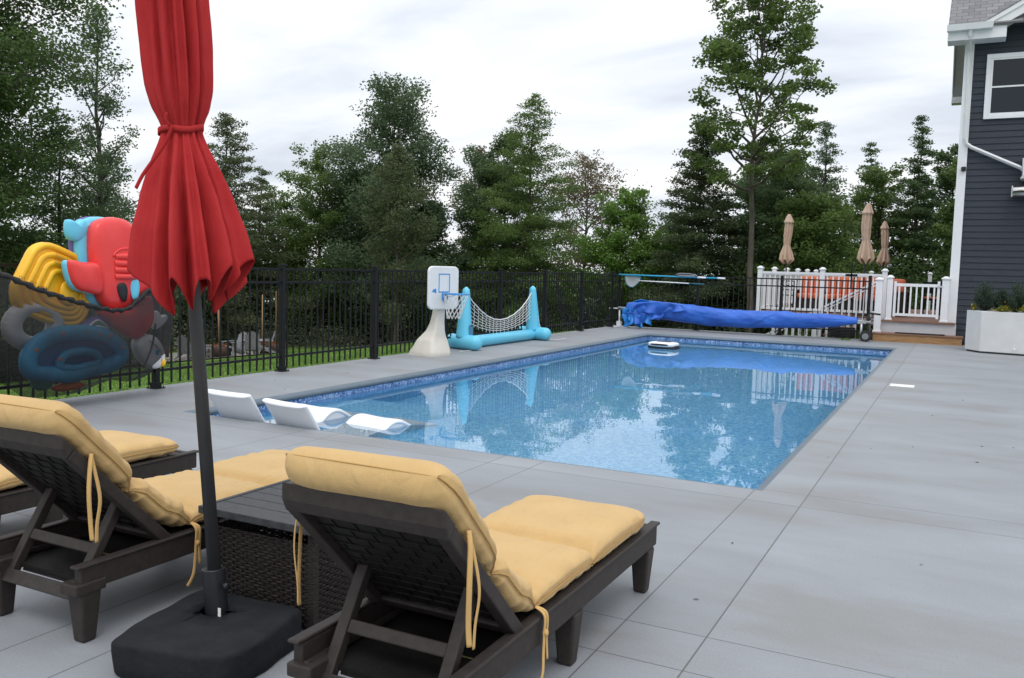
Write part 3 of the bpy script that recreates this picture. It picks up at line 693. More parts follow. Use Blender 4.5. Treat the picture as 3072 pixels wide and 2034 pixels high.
# ================================================================ CHAISE LOUNGES
def make_chaise():
    t = thing("chaise_lounge", "", "chaise lounge", (0, 0, 0), 0, "brown chaise lounges with tan cushions")
    mb = MB()
    for s in (-1, 1):
        x0, x1 = (0.262, 0.30) if s > 0 else (-0.30, -0.262)
        mb.box(x0, x1, 0.02, 1.875, 0.212, 0.305)
        mb.box(min(s * 0.262, s * 0.309), max(s * 0.262, s * 0.309), 0.0, 1.895, 0.305, 0.318)     # lip
        mb.box(min(s * 0.21, s * 0.306), max(s * 0.21, s * 0.306), -0.005, 0.13, 0.200, 0.245)
        mb.box(min(s * 0.24, s * 0.262), max(s * 0.24, s * 0.262), 0.02, 0.62, 0.225, 0.25)
    mb.box(-0.262, 0.262, 1.84, 1.876, 0.212, 0.305); mb.box(-0.262, 0.262, 0.55, 0.60, 0.24, 0.30)
    for i in range(13): mb.box(-0.262, 0.262, 0.62 + i * 0.095, 0.70 + i * 0.095, 0.285, 0.300)
    fr = mb.build("frame", M_resin, t, bevel=0.006)
    mb = MB(); mb.box(-0.255, 0.255, 0.10, 0.90, 0.205, 0.222)
    mb.build("tray", M_resind, t)
    mb = MB(); mb.box(-0.25, 0.25, 0.352, 0.356, 0.2222, 0.2245); mb.build("pollen_edge", M_algae, t)
    first = None
    for (lx, ly) in ((-1, 0.068), (1, 0.068), (-1, 0.93), (1, 0.93), (-1, 1.80), (1, 1.80)):
        if first is None:
            mb = MB(); a, b = 0.046, 0.030
            mb.hexa([(-b, -b, 0), (b, -b, 0), (b, b, 0), (-b, b, 0)], [(-a, -a, 0.2105), (a, -a, 0.2105), (a, a, 0.2105), (-a, a, 0.2105)])
            o = mb.build("leg", M_resin, t, bevel=0.010, seg=2); first = o
        else: o = first.copy(); C.objects.link(o); o.parent = t
        o.location = (lx * 0.256, ly, 0)
    # backrest in its own tilted frame
    piv = Vector((0, 0.455, 0.305)); D_ = Vector((0, -0.7076, 0.7066)); Nn = Vector((0, 0.7066, 0.7076))
    MT = Matrix(((1, 0, 0, 0), (0, D_.y, Nn.y, piv.y), (0, D_.z, Nn.z, piv.z), (0, 0, 0, 1)))
    mb = MB()
    for s in (-1, 1): mb.box(min(s * 0.245, s * 0.293), max(s * 0.245, s * 0.293), 0.0, 0.645, -0.030, 0.018, M=MT)
    mb.hexa([MT @ Vector(v) for v in ((-0.293, 0.646, -0.034), (0.293, 0.646, -0.034), (0.293, 0.646, 0.02), (-0.293, 0.646, 0.02))],
            [MT @ Vector(v) for v in ((-0.293, 0.690, -0.018), (0.293, 0.690, -0.018), (0.293, 0.728, 0.02), (-0.293, 0.728, 0.02))])
    mb.box(-0.245, 0.245, 0.0, 0.05, -0.02, 0.015, M=MT)
    bk = mb.build("backrest", M_resin, t, bevel=0.006)
    mb = MB(); mb.box(-0.246, 0.246, 0.045, 0.648, -0.002, 0.012, M=MT)
    for i in range(11):
        v0 = 0.052 + i * 0.0535; mb.box(-0.246, 0.246, v0, v0 + 0.0045, -0.007, -0.0025, M=MT)
        for j in range(6):
            u = -0.215 + j * 0.084 + (0.04 if i % 2 else 0)
            if u < 0.24: mb.box(u, u + 0.0045, v0 + 0.0047, v0 + 0.0533, -0.0065, -0.0026, M=MT)
    mb.build("weave_panel", M_resind, bk)
    # prop frame under the backrest
    mb = MB(); a0 = Vector((0, 0.262, 0.487)); a1 = Vector((0, 0.055, 0.150))
    dd = (a1 - a0).normalized(); nn_ = Vector((0, -dd.z, dd.y))
    PT = Matrix(((1, 0, 0, 0), (0, dd.y, nn_.y, a0.y), (0, dd.z, nn_.z, a0.z), (0, 0, 0, 1)))
    Lp = (a1 - a0).length
    for s in (-1, 1):
        mb.box(s * 0.205 - 0.021, s * 0.205 + 0.021, -0.01, Lp, -0.02, 0.02, M=PT)
    mb.box(-0.184, 0.184, Lp * 0.42, Lp * 0.53, -0.016, 0.016, M=PT)
    mb.box(-0.232, 0.232, Lp * 0.86, Lp * 1.0, -0.024, 0.026, M=PT)
    mb.box(-0.184, 0.184, Lp * 0.80, Lp * 0.845, 0.022, 0.036, M=PT)
    mb.build("prop_frame", M_resin, t, bevel=0.005)
    # cushion
    def on_back(s, off): return piv + D_ * s + Nn * off
    K = [  # point, half thickness, half width factor
        (on_back(0.795, 0.080), 0.062, 1.0), (on_back(0.72, 0.082), 0.068, 1.0), (on_back(0.60, 0.080), 0.064, 1.0),
        (on_back(0.45, 0.080), 0.066, 1.0), (on_back(0.37, 0.076), 0.060, 0.99), (on_back(0.335, 0.058), 0.034, 0.95), (on_back(0.315, 0.040), 0.016, 0.915), (on_back(0.295, 0.056), 0.034, 0.95), (on_back(0.25, 0.074), 0.058, 0.99),
        (on_back(0.12, 0.076), 0.064, 1.0), (Vector((0, 0.500, 0.408)), 0.062, 0.99), (Vector((0, 0.556, 0.362)), 0.040, 0.955), (Vector((0, 0.582, 0.342)), 0.022, 0.925), (Vector((0, 0.612, 0.356)), 0.038, 0.955),
        (Vector((0, 0.68, 0.370)), 0.054, 1.0), (Vector((0, 0.86, 0.374)), 0.059, 1.0), (Vector((0, 1.03, 0.370)), 0.055, 1.0), (Vector((0, 1.080, 0.354)), 0.035, 0.97), (Vector((0, 1.10, 0.340)), 0.020, 0.95), (Vector((0, 1.120, 0.354)), 0.035, 0.97),
        (Vector((0, 1.18, 0.370)), 0.056, 1.0), (Vector((0, 1.40, 0.375)), 0.062, 1.0), (Vector((0, 1.62, 0.370)), 0.056, 1.0), (Vector((0, 1.765, 0.362)), 0.046, 0.99)]
    path = []
    for i in range(len(K) - 1):
        for q in range(8):
            f = q / 8
            if i == 0: f = 1 - cos(f * pi / 2)
            if i == len(K) - 2: f = sin(f * pi / 2)
            f2 = f * f * (3 - 2 * f)
            path.append((K[i][0].lerp(K[i + 1][0], f), K[i][1] * (1 - f2) + K[i + 1][1] * f2, K[i][2] * (1 - f2) + K[i + 1][2] * f2))
    path.append(K[-1])
    npth = len(path); nsec = 56; HW = 0.298
    # tangents
    tang = []
    for i in range(npth):
        a = path[max(i - 3, 0)][0]; b = path[min(i + 3, npth - 1)][0]; d = (b - a); d.normalize(); tang.append(d)
    arc = [0.0]
    for i in range(1, npth): arc.append(arc[-1] + (path[i][0] - path[i - 1][0]).length)
    creases = (arc[6 * 8], arc[12 * 8], arc[18 * 8])
    mb = MB(); vs = []; edges = {1: [], -1: []}
    for i, (p, th, wf) in enumerate(path):
        nv = Vector((0, -tang[i].z, tang[i].y)) * -1
        if nv.dot(Nn) < 0: nv = -nv
        s_ = arc[i]; dc = min(abs(s_ - c) for c in creases)
        de = min(s_, arc[-1] - s_); ef = math.sqrt(max(1 - (1 - min(de / 0.05, 1)) ** 2, 0.0004)); th *= ef; wf *= 1 - 0.10 * (1 - min(de / 0.11, 1)) ** 2.2
        for j in range(nsec):
            th_a = 2 * pi * j / nsec
            cx_, sx_ = cos(th_a), sin(th_a)
            ex = (abs(cx_) ** 0.32) * (1 if cx_ >= 0 else -1); ez = (abs(sx_) ** 0.75) * (1 if sx_ >= 0 else -1)
            x = HW * wf * ex; edge = abs(ex)
            wv = noise.noise((x * 5, s_ * 7, 1.3 if sx_ > 0 else 7.7)) * 0.009 * (1 - abs(cx_) ** 6)
            pk = noise.noise((s_ * 26, (1 if x > 0 else -1) * 3.1, 0.8)) * 0.023 * edge ** 5 * (0.25 + abs(sx_))
            ck = noise.noise((x * 24, s_ * 5, 4.4)) * 0.020 * math.exp(-dc / 0.05)
            w_ = (th + (wv + pk + ck) * (1 if th > 0.02 else 0.2)) * ez
            if abs(sx_) < 0.12: x -= (1 if x > 0 else -1) * 0.004
            vs.append(Vector((x + pk * 0.3, p.y, p.z)) + nv * w_)
        edges[1].append(Vector((HW * wf + 0.001, p.y, p.z))); edges[-1].append(Vector((-HW * wf - 0.001, p.y, p.z)))
    fs = [(i * nsec + j, i * nsec + (j + 1) % nsec, (i + 1) * nsec + (j + 1) % nsec, (i + 1) * nsec + j) for i in range(npth - 1) for j in range(nsec)]
    mb.add(vs, fs, smooth=True)
    mb.add([vs[j] for j in range(nsec)], [tuple(range(nsec))], smooth=True); mb.add([vs[(npth - 1) * nsec + j] for j in range(nsec)], [tuple(range(nsec))], smooth=True)
    cu = mb.build("cushion", M_cush, t)
    mb = MB()
    loop = edges[1][::4] + [edges[1][-1]]
    mb.tube([q for q in edges[1][1::3]], 0.0028, 5); mb.tube([q for q in edges[-1][1::3]], 0.0028, 5)
    a, b = edges[-1][2], edges[1][2]
    mb.tube([a.lerp(b, q / 8) + D_ * 0.003 * sin(pi * q / 8) + D_ * 0.003 for q in range(9)], 0.0028, 5)
    mb.build("piping", M_pipe, cu)
    # ties
    def ribbon(pts, wd=0.0085):
        mb = MB(); mb.tube(spline(pts, 5), wd, 6, flat=0.3); return mb
    for s in (-1, 1):
        mb = ribbon([(s * 0.297, 0.075, 0.745), (s * 0.315, 0.055, 0.70), (s * 0.320, 0.045, 0.60), (s * 0.314, 0.055, 0.48), (s * 0.316, 0.06, 0.41)])
        o2 = ribbon([(s * 0.297, 0.072, 0.745), (s * 0.316, 0.075, 0.68), (s * 0.331, 0.085, 0.57), (s * 0.325, 0.075, 0.47), (s * 0.322, 0.075, 0.40)])
        mb.add(o2.v, o2.f, smooth=True)
        mb.build("tie", M_tie, cu)
        mb = ribbon([(s * 0.280, 0.580, 0.345), (s * 0.318, 0.575, 0.325), (s * 0.320, 0.572, 0.265), (s * 0.322, 0.565, 0.20), (s * 0.330, 0.545, 0.13), (s * 0.322, 0.52, 0.085)])
        o2 = ribbon([(s * 0.280, 0.585, 0.345), (s * 0.320, 0.590, 0.325), (s * 0.322, 0.588, 0.24), (s * 0.328, 0.585, 0.17)])
        mb.add(o2.v, o2.f, smooth=True); mb.ellip((s * 0.321, 0.578, 0.262), 0.012, 0.012, 0.014, 8, 6)
        mb.build("tie", M_tie, cu)
    return t
ch = make_chaise(); ch.location = (-1.512, 2.07, 0)
ch['label'] = "chaise lounge in the front nearest the right, seen from behind its raised back"
copy_tree(ch, (-3.232, 2.155, 0), 0, "chaise lounge between the left edge of the photo and the umbrella pole")
copy_tree(ch, (-4.452, 2.02, 0), 0, "farthest left chaise lounge, mostly hidden behind the next one, only its foot end showing")

# ================================================================ SIDE TABLE
t = thing("storage_side_table", "dark wicker side table with charcoal slatted top between two chaise lounges", "side table", (-2.515, 3.02, 0), 0)
mb = MB(); hw_, hd_ = 0.315, 0.36
mb.box(-hw_, hw_, -hd_, -hd_ + 0.028, 0.425, 0.457); mb.box(-hw_, hw_, hd_ - 0.028, hd_, 0.425, 0.457)
mb.box(-hw_, -hw_ + 0.022, -hd_ + 0.028, hd_ - 0.028, 0.425, 0.457); mb.box(hw_ - 0.022, hw_, -hd_ + 0.028, hd_ - 0.028, 0.425, 0.457)
mb.build("top_frame", M_slat, t, bevel=0.003)
mb = MB()
for i in range(7):
    y0 = -hd_ + 0.031 + i * 0.0945; mb.box(-hw_ + 0.024, hw_ - 0.024, y0, y0 + 0.090, 0.437, 0.4535)
mb.build("slats", M_slat, t, bevel=0.002)
mb = MB()
mb.box(-0.016, 0.016, -0.016, 0.016, 0.0, 0.425); cp_ = mb.build("corner_post", M_wick, t); cp_.location = (-0.272, -0.315, 0)
for (sx, sy) in ((1, -1), (-1, 1), (1, 1)):
    q = cp_.copy(); C.objects.link(q); q.parent = t; q.location = (sx * 0.272, sy * 0.315, 0)
def weave_wall(a, b, z0, z1):
    """horizontal strands bowing over and under the uprights"""
    mb = MB(); a = Vector(a); b = Vector(b); d = (b - a); Ln = d.length; d.normalize(); nn_ = Vector((d.y, -d.x, 0))
    nst = int((z1 - z0) / 0.0125); nseg = int(Ln / 0.0125)
    for i in range(nst):
        z = z0 + (i + 0.5) * (z1 - z0) / nst
        vs = []; ph = pi * i
        for j in range(nseg + 1):
            q = j / nseg; o = 0.0045 * sin(q * Ln / 0.025 * pi + ph)
            p = a + d * (q * Ln)
            vs.append((p.x + nn_.x * o, p.y + nn_.y * o, z - 0.0066)); vs.append((p.x + nn_.x * (o + 0.0035), p.y + nn_.y * (o + 0.0035), z)); vs.append((p.x + nn_.x * o, p.y + nn_.y * o, z + 0.0066))
        fs = []
        for j in range(nseg):
            k_ = j * 3; fs += [(k_, k_ + 3, k_ + 4, k_ + 1), (k_ + 1, k_ + 4, k_ + 5, k_ + 2)]
        mb.add(vs, fs, smooth=True)
    nu = int(Ln / 0.05)
    for j in range(nu + 1):
        p = a + d * (Ln * j / nu); mb.box(p.x - 0.003, p.x + 0.003, p.y - 0.003, p.y + 0.003, z0, z1)
    return mb
for (a, b) in (((-0.27, -0.315, 0), (0.27, -0.315, 0)), ((0.272, -0.315, 0), (0.272, 0.315, 0)), ((0.27, 0.315, 0), (-0.27, 0.315, 0)), ((-0.272, 0.315, 0), (-0.272, -0.315, 0))):
    weave_wall(a, b, 0.03, 0.37).build("wicker_panel", M_wick, t, fix=False)
mb = MB(); mb.box(-0.26, 0.26, -0.305, 0.305, 0.03, 0.045); mb.build("bottom_shelf", M_resind, t)

# ================================================================ RED UMBRELLA
UB = Vector((-2.504, 2.455, 0))
ub = thing("umbrella_base", "square black cloth covered weight holding the red umbrella pole", "umbrella base", (UB.x, UB.y, 0), R(0))
cor = [(-0.135, -0.400), (0.340, -0.290), (0.268, 0.190), (-0.245, 0.145)]     # plan of the top, from the pole
def base_fn():
    mb = MB(); nA = 96; rows = []
    poly = []
    for i in range(4):
        a = Vector((*cor[i], 0)); b = Vector((*cor[(i + 1) % 4], 0))
        for q in range(nA // 4): poly.append(a.lerp(b, q / (nA // 4)))
    cen = Vector((0.03, -0.07, 0))
    pr = [(0.97, 0.0), (1.0, 0.012), (1.012, 0.05), (1.010, 0.09), (1.003, 0.118), (0.996, 0.128), (0.98, 0.1335), (0.95, 0.136), (0.85, 0.138), (0.6, 0.139), (0.30, 0.138)]
    vs = []
    for (sc, z) in pr:
        for k_, p in enumerate(poly):
            f = (k_ % (nA // 4)) / (nA // 4); rc = 1 - 0.05 * (abs(2 * f - 1) ** 8)
            q = cen + (p - cen) * sc * rc
            ns = noise.noise((p.x * 9, p.y * 9, z * 9)) * 0.012
            bul = 0.012 * sin(pi * f) if z < 0.13 else 0
            n_ = (p - cen).normalized()
            zz = z + (noise.noise((q.x * 6, q.y * 6, 2)) * 0.008 if z > 0.11 else 0) + (0.008 * (1 - sc) if sc < 0.9 else 0)
            vs.append((q.x + n_.x * (ns + bul), q.y + n_.y * (ns + bul), max(zz, 0.0)))
    # inner ring down the hole around the sleeve
    for rr_, z in ((0.062, 0.134), (0.058, 0.115)):
        for k_, p in enumerate(poly):
            a = math.atan2(p.y, p.x); vs.append((rr_ * cos(a) - 0.012, rr_ * sin(a) * 0.9, z))
    nr = len(pr) + 2
    fs = [(i * nA + j, i * nA + (j + 1) % nA, (i + 1) * nA + (j + 1) % nA, (i + 1) * nA + j) for i in range(nr - 1) for j in range(nA)]
    mb.add(vs, fs, smooth=True); return mb
base_fn().build("cloth_cover", M_cover, ub)
mb = MB(); th = math.atan2(-0.10, 1.0)
ax = Vector((-0.0995, 0, 0.995))
q0 = Vector((0, 0, 0.045)) ; 
mb.tube([q0 + ax * 0.0, q0 + ax * 0.255], 0.044, 24, cap=False); mb.tube([q0 + ax * 0.255, q0 + ax * 0.255 + Vector((0, 0, 1e-4)), q0 + ax * 0.05], [0.044, 0.039, 0.039], 24, cap=False)
mb.tube([q0 + ax * 0.20 + Vector((0.04, 0, 0)), q0 + ax * 0.20 + Vector((0.068, -0.01, 0))], 0.006, 8); mb.ellip(tuple(q0 + ax * 0.20 + Vector((0.07, -0.01, 0))), 0.008, 0.012, 0.016, 8, 6)
mb.build("pole_sleeve", M_sleeve, ub)
mb = MB(); mb.box(0.038, 0.052, -0.040, -0.0385, 0.135, 0.168)
mb.build("paper_tag", M_plate, ub)

um = thing("closed_umbrella", "large closed red canvas umbrella tied with a strap, on a leaning dark pole", "umbrella", (UB.x, UB.y, 0.09))
def axp(z): return Vector((-0.0995 * z, 0, z))      # z measured from the umbrella's own origin
mb = MB(); mb.tube([axp(0.0), axp(3.0)], 0.0255, 20); mb.build("pole", M_pole, um)
zo = 0.09
KZ = [(1.5 + (z - 1.5) * 1.054, r) for z, r in [(3.02, .01), (2.98, .045), (2.85, .09), (2.65, .125), (2.45, .147), (2.28, .151), (2.18, .147), (2.10, .137), (2.04, .118), (2.00, .094), (1.965, .080), (1.94, .086), (1.90, .104), (1.82, .146), (1.72, .190), (1.60, .233), (1.50, .262), (1.40, .282), (1.30, .29)]]
def Rz(z):
    for i in range(len(KZ) - 1):
        if KZ[i][0] >= z >= KZ[i + 1][0]:
            f = (KZ[i][0] - z) / (KZ[i][0] - KZ[i + 1][0]); return KZ[i][1] * (1 - f) + KZ[i + 1][1] * f
    return KZ[-1][1]
nth, nzv = 288, 96
def fold(a, z):
    tw = 0.9 * sin(a * 2 + 0.7) + 0.5 * sin(3 * a + 2.1) + (1.95 - z) * 0.28 * sin(a + 1)
    c1 = abs(cos(5 * a + 0.85 * tw)) ** 0.62
    c1 = max(0.0, min(1.0, 1 - (1 - c1) * (0.75 + 0.45 * sin(3 * a + 1.1) * sin(2 * a + z))))
    c2 = 0.5 + 0.5 * cos(17 * a + 1.7 * tw + 1.0)
    return c1, c2
vs = []
def canopy(u, v):
    a = 2 * pi * u
    cb1, cb2 = fold(a, 1.4)
    hem = 1.315 + 0.125 * cb1 ** 2.2 + 0.045 * sin(2 * a + 0.8) + 0.035 * noise.noise((cos(a) * 2.2, sin(a) * 2.2, 5)) + 0.03 * cb2
    zt = 3.10
    if v < 0.55: z = zt + (1.990 - zt) * (v / 0.55)
    else: z = 1.990 + (hem - 1.990) * ((v - 0.55) / 0.45)
    c1, c2 = fold(a, z)
    r_ = Rz(z)
    if z > 1.990:
        k_ = min((z - 1.990) / 0.25, 1); dep = 0.20 + 0.30 * k_; d2 = 0.07 + 0.08 * k_
    else:
        k_ = min((1.990 - z) / 0.30, 1); dep = 0.22 + 0.42 * k_; d2 = 0.09 + 0.12 * k_
        if z < 1.62: r_ = r_ * (1 - 0.04 * (1.62 - z) / 0.25)
    r_ = r_ * (1 - dep * (1 - c1)) * (1 - d2 * (1 - c2))
    r_ += 0.006 * noise.noise((cos(a) * 7, sin(a) * 7, z * 4 + a)) + 0.003 * noise.noise((cos(a) * 18, sin(a) * 18, z * 12))
    if z < 1.9: r_ *= 1 + (0.01 * math.exp(-((a - 0.55) / 0.22) ** 2) + 0.07 * math.exp(-((a - 3.5) / 0.25) ** 2)) * min((1.9 - z) / 0.4, 1)
    q = axp(z - zo); rt = 0.93 + 0.04 * cos(a + 0.25) * (1 if z < 1.8 else 0.3)
    return (q.x + r_ * cos(a) * rt, q.y + r_ * sin(a) * rt, q.z)
mb = MB(); mb.grid(canopy, nth, nzv, cu=True)
cn = mb.build("canopy", M_red, um)
sm = cn.modifiers.new("thickness", 'SOLIDIFY'); sm.thickness = 0.0025; sm.offset = -1
# strap
mb = MB(); pts = []
def strap(u, v):
    a = 2 * pi * u; r_ = 0.0815 + 0.003 * sin(5 * a); q = axp(1.990 - zo + 0.010 * sin(a + 0.6) + 0.006 * sin(3 * a))
    zz = (v - 0.5) * 0.022
    return (q.x + (r_ + 0.002) * cos(a), q.y + (r_ + 0.002) * sin(a), q.z + zz)
mb.grid(strap, 72, 3, cu=True)
st = mb.build("tie_strap", M_red, um); s2 = st.modifiers.new("thickness", 'SOLIDIFY'); s2.thickness = 0.004
mb = MB(); q = axp(1.990 - zo)
sx, sy = q.x + 0.045, q.y - 0.085
mb.tube(spline([(sx, sy, q.z), (sx - 0.015, sy - 0.012, q.z + 0.02), (sx - 0.01, sy - 0.015, q.z + 0.045), (sx - 0.022, sy - 0.012, q.z + 0.03), (sx - 0.008, sy - 0.006, q.z)], 5), 0.006, 6, flat=0.4)
mb.tube(spline([(sx, sy, q.z), (sx - 0.012, sy - 0.02, q.z - 0.06), (sx - 0.025, sy - 0.065, q.z - 0.13), (sx - 0.035, sy - 0.105, q.z - 0.19), (sx - 0.035, sy - 0.135, q.z - 0.24)], 5), 0.008, 6, flat=0.3)
mb.build("strap_knot", M_red, um)
mb = MB(); mb.ellip(tuple(axp(3.01)), 0.025, 0.025, 0.04, 12, 8); mb.build("finial", M_pole, um)

# ================================================================ IN-POOL LOUNGERS
def make_lounger():
    t = thing("in_pool_lounger", "", "pool lounger", (0, 0, 0), 0, "white moulded loungers standing on the pool ledge")
    K = [(0.0, 0.235), (0.06, 0.16), (0.20, -0.05), (0.34, -0.22), (0.52, -0.315), (0.74, -0.29), (0.95, -0.19), (1.12, -0.085), (1.26, -0.075), (1.42, -0.15), (1.62, -0.27), (1.80, -0.34)]
    P = spline([(0, y, z) for y, z in K], 6); nP = len(P); mb = MB()
    def fn(u, v):
        i = min(u * (nP - 1), nP - 1.001); k_ = int(i); f = i - k_; p = P[k_].lerp(P[k_ + 1], f); d = (P[k_ + 1] - P[k_]).normalized(); nn_ = Vector((0, -d.z, d.y))
        if nn_.z < 0: nn_ = -nn_
        a = 2 * pi * v; cx_, sx_ = cos(a), sin(a)
        ex = (abs(cx_) ** 0.28) * (1 if cx_ >= 0 else -1); ez = (abs(sx_) ** 0.8) * (1 if sx_ >= 0 else -1)
        th = 0.031; e_2 = min(u / 0.02, (1 - u) / 0.02, 1); th *= math.sqrt(max(1 - (1 - e_2) ** 2, 0.0002))
        wd = 0.30 * (1 - 0.04 * (1 - e_2)) * (1 - 0.05 * sin(pi * u))
        dish = 0.014 * ((abs(ex)) ** 2) * e_2
        return Vector((wd * ex, p.y, p.z)) + nn_ * (th * ez + dish - 0.012)
    fn2 = lambda u, v: fn((1 - cos(u * pi / 2 * 1.0)) if False else (u ** 1.0 if 0.03 < u < 0.97 else (0.03 * (u / 0.03) ** 2 if u <= 0.03 else 1 - 0.03 * ((1 - u) / 0.03) ** 2)), v)
    mb.grid(fn2, 200, 40, cv=True)
    mb.build("seat_shell", M_whitepl, t)
    mb = MB()
    low = [(p.y, p.z - 0.012) for p in P if 0.30 < p.y < 1.78]
    mb.prism([(0.34, -0.43)] + low + [(1.76, -0.43)], -0.275, 0.275, axis='x')
    mb.build("base", M_whitepl, t, bevel=0.01)
    return t
lo = make_lounger(); lo.location = (-6.10, 6.09, 0.02); lo.rotation_euler = (0, 0, R(-3))
lo['label'] = "in-pool lounger in the corner, left one, partly behind the umbrella pole"
copy_tree(lo, (-5.42, 6.10, -0.01), R(-9), "in-pool lounger on the right, its white knee hump rising out of the water")

# ================================================================ POOL SKIMMER ROBOT, LID, DEBRIS
t = thing("floating_pool_cleaner", "white and black floating pool cleaner near the far wall of the pool", "pool cleaner", (-5.58, 18.1, -0.13), R(-8))
mb = MB(); mb.ellip((0, 0, 0.02), 0.33, 0.22, 0.085, 28, 12, p=0.6); mb.build("lower_body", M_darkeye, t)
mb = MB(); mb.ellip((0, -0.01, 0.085), 0.31, 0.235, 0.055, 28, 12, p=0.55); mb.build("upper_body", M_whitepl, t)
mb = MB(); mb.ellip((0.0, -0.19, 0.088), 0.22, 0.062, 0.026, 20, 10, p=0.6); mb.build("front_grille", M_darkeye, t)
mb = MB(); mb.ellip((0, 0.02, 0.138), 0.16, 0.12, 0.012, 20, 8, p=0.6); mb.build("solar_panel", M_sleeve, t)

mb = MB(); mb.box(-0.81, -0.50, 13.16, 13.44, 0.001, 0.006); tag(mb.build("skimmer_lid", M_plate, bevel=0.002), "small white rectangular skimmer lid set in the deck right of the pool", "skimmer lid")
rd = random.Random(4)
mb = MB()
for (x, y) in [(-0.62, 8.2), (-0.3, 8.5), (0.25, 8.9), (0.2, 8.1), (-0.72, 9.3), (0.5, 9.0), (0.7, 7.4), (-0.2, 10.6), (0.1, 12.2), (-0.1, 17), (0.3, 15), (1.2, 13), (-1.05, 4.83), (-1.0, 3.9), (0.6, 5.4), (-0.1, 5.0), (-7.4, 9.6), (-7.6, 8.4), (-7.9, 7.4), (-7.2, 11.0), (-2.2, 5.1), (-4.0, 5.3), (0.8, 10.3), (-0.5, 16.5), (0.9, 6.9), (1.1, 8.3), (-0.55, 2.9), (0.05, 3.05), (-7.7, 10.6), (-7.0, 7.9), (-3.7, 4.3), (-0.9, 7.6)]:
    a = rd.uniform(0, 6.28); s = rd.uniform(0.010, 0.022); 
    mb.add([(x + cos(a) * s, y + sin(a) * s, 0.004), (x - sin(a) * s * 0.4, y + cos(a) * s * 0.4, 0.008), (x - cos(a) * s, y - sin(a) * s, 0.004), (x + sin(a) * s * 0.4, y - cos(a) * s * 0.4, 0.003)], [(0, 1, 2, 3)])
tag(mb.build("leaf_litter", M_debris), "tiny dead leaves and specks scattered on the deck", "leaf litter", kind="stuff")

# ================================================================ BASKETBALL HOOP
bh = thing("poolside_basketball_hoop", "white plastic poolside basketball hoop by the fence", "basketball hoop", (-7.78, 12.42, 0), math.atan2(-0.226, 0.976))
def hoop_sec(z):   # (rear, front, half width)
    K = [(0.0, -0.42, 0.19, 0.25), (0.05, -0.40, 0.20, 0.25), (0.12, -0.34, 0.19, 0.235), (0.26, -0.255, 0.155, 0.20), (0.32, -0.20, 0.145, 0.165), (0.42, -0.10, 0.145, 0.125), (0.55, -0.03, 0.145, 0.105), (0.70, 0.02, 0.15, 0.10), (0.90, 0.055, 0.155, 0.10), (1.0, 0.06, 0.15, 0.10)]
    for i in range(len(K) - 1):
        if K[i][0] <= z <= K[i + 1][0]:
            f = (z - K[i][0]) / (K[i + 1][0] - K[i][0]); return [K[i][j] * (1 - f) + K[i + 1][j] * f for j in (1, 2, 3)]
    return K[-1][1:]
mb = MB()
def hb(u, v):
    z = u * 1.0; a, b, w_ = hoop_sec(z); t_ = 2 * pi * v; c_, s_ = cos(t_), sin(t_)
    p_ = 0.35
    return ((a + b) / 2 + (b - a) / 2 * (abs(c_) ** p_) * (1 if c_ > 0 else -1), w_ * (abs(s_) ** p_) * (1 if s_ > 0 else -1), z)
mb.grid(hb, 40, 48, cv=True); mb.add([hb(0, j / 48) for j in range(48)], [tuple(range(48))])
mb.build("stand", M_bone, bh)
mb = MB(); q = []
for (cy, cz, a0) in ((0.25, 0.53, 0), (-0.25, 0.53, 90), (-0.25, 0.0, 180), (0.25, 0.0, 270)):
    for k_ in range(6):
        a = R(a0 + k_ * 18); q.append((cy + 0.10 * cos(a), 0.87 + cz + 0.09 * sin(a) + 0.0))
mb.prism(q, 0.155, 0.205, axis='x'); bb = mb.build("backboard", M_board, bh, bevel=0.018, seg=3)
mb = MB()
for (y0, y1, z0, z1) in ((-0.13, 0.13, 1.06, 1.078), (-0.13, 0.13, 1.352, 1.37), (-0.13, -0.112, 1.078, 1.352), (0.112, 0.13, 1.078, 1.352)): mb.box(0.204, 0.208, y0, y1, z0, z1)
for (cy, cz, r_) in ((-0.235, 1.09, 0.028), (-0.20, 1.105, 0.020), (-0.20, 1.07, 0.022), (-0.262, 1.075, 0.014)): mb.tube([(0.2045, cy, cz), (0.2075, cy, cz)], r_, 10, smooth=False)
mb.build("printed_square", M_bluepl, bb)
mb = MB(); mb.box(0.205, 0.245, -0.05, 0.05, 0.93, 1.055); mb.box(0.245, 0.30, -0.04, 0.04, 1.03, 1.05)
rc = 0.205 + 0.28; rad_ = 0.21
mb.tube([(rc + rad_ * cos(2 * pi * i / 32), rad_ * sin(2 * pi * i / 32), 1.045) for i in range(33)], 0.011, 6, cap=False)
for s in (-1, 1): mb.tube([(0.24, s * 0.045, 0.985), (rc - 0.10, s * 0.17, 1.04)], 0.008, 6)
mb.build("rim", M_bluepl, bh)
mb = MB(); NN_ = 12
for i in range(NN_):
    for s in (-1, 1):
        pts = []
        for k_ in range(9):
            f = k_ / 8; a = 2 * pi * (i + s * f * 3.0) / NN_; r_ = rad_ * (1 - 0.50 * f ** 0.8) + 0.004 * s; pts.append((rc + r_ * cos(a) - 0.05 * f, r_ * sin(a), 1.04 - 0.40 * f))
        mb.tube(pts, 0.0048, 4, cap=False)
mb.build("net", M_rope, bh)

# ================================================================ INFLATABLE VOLLEYBALL NET
vb = thing("inflatable_volleyball_net", "light blue inflatable volleyball posts with white net beside the pool", "volleyball net", (-7.98, 13.72, 0), 0)
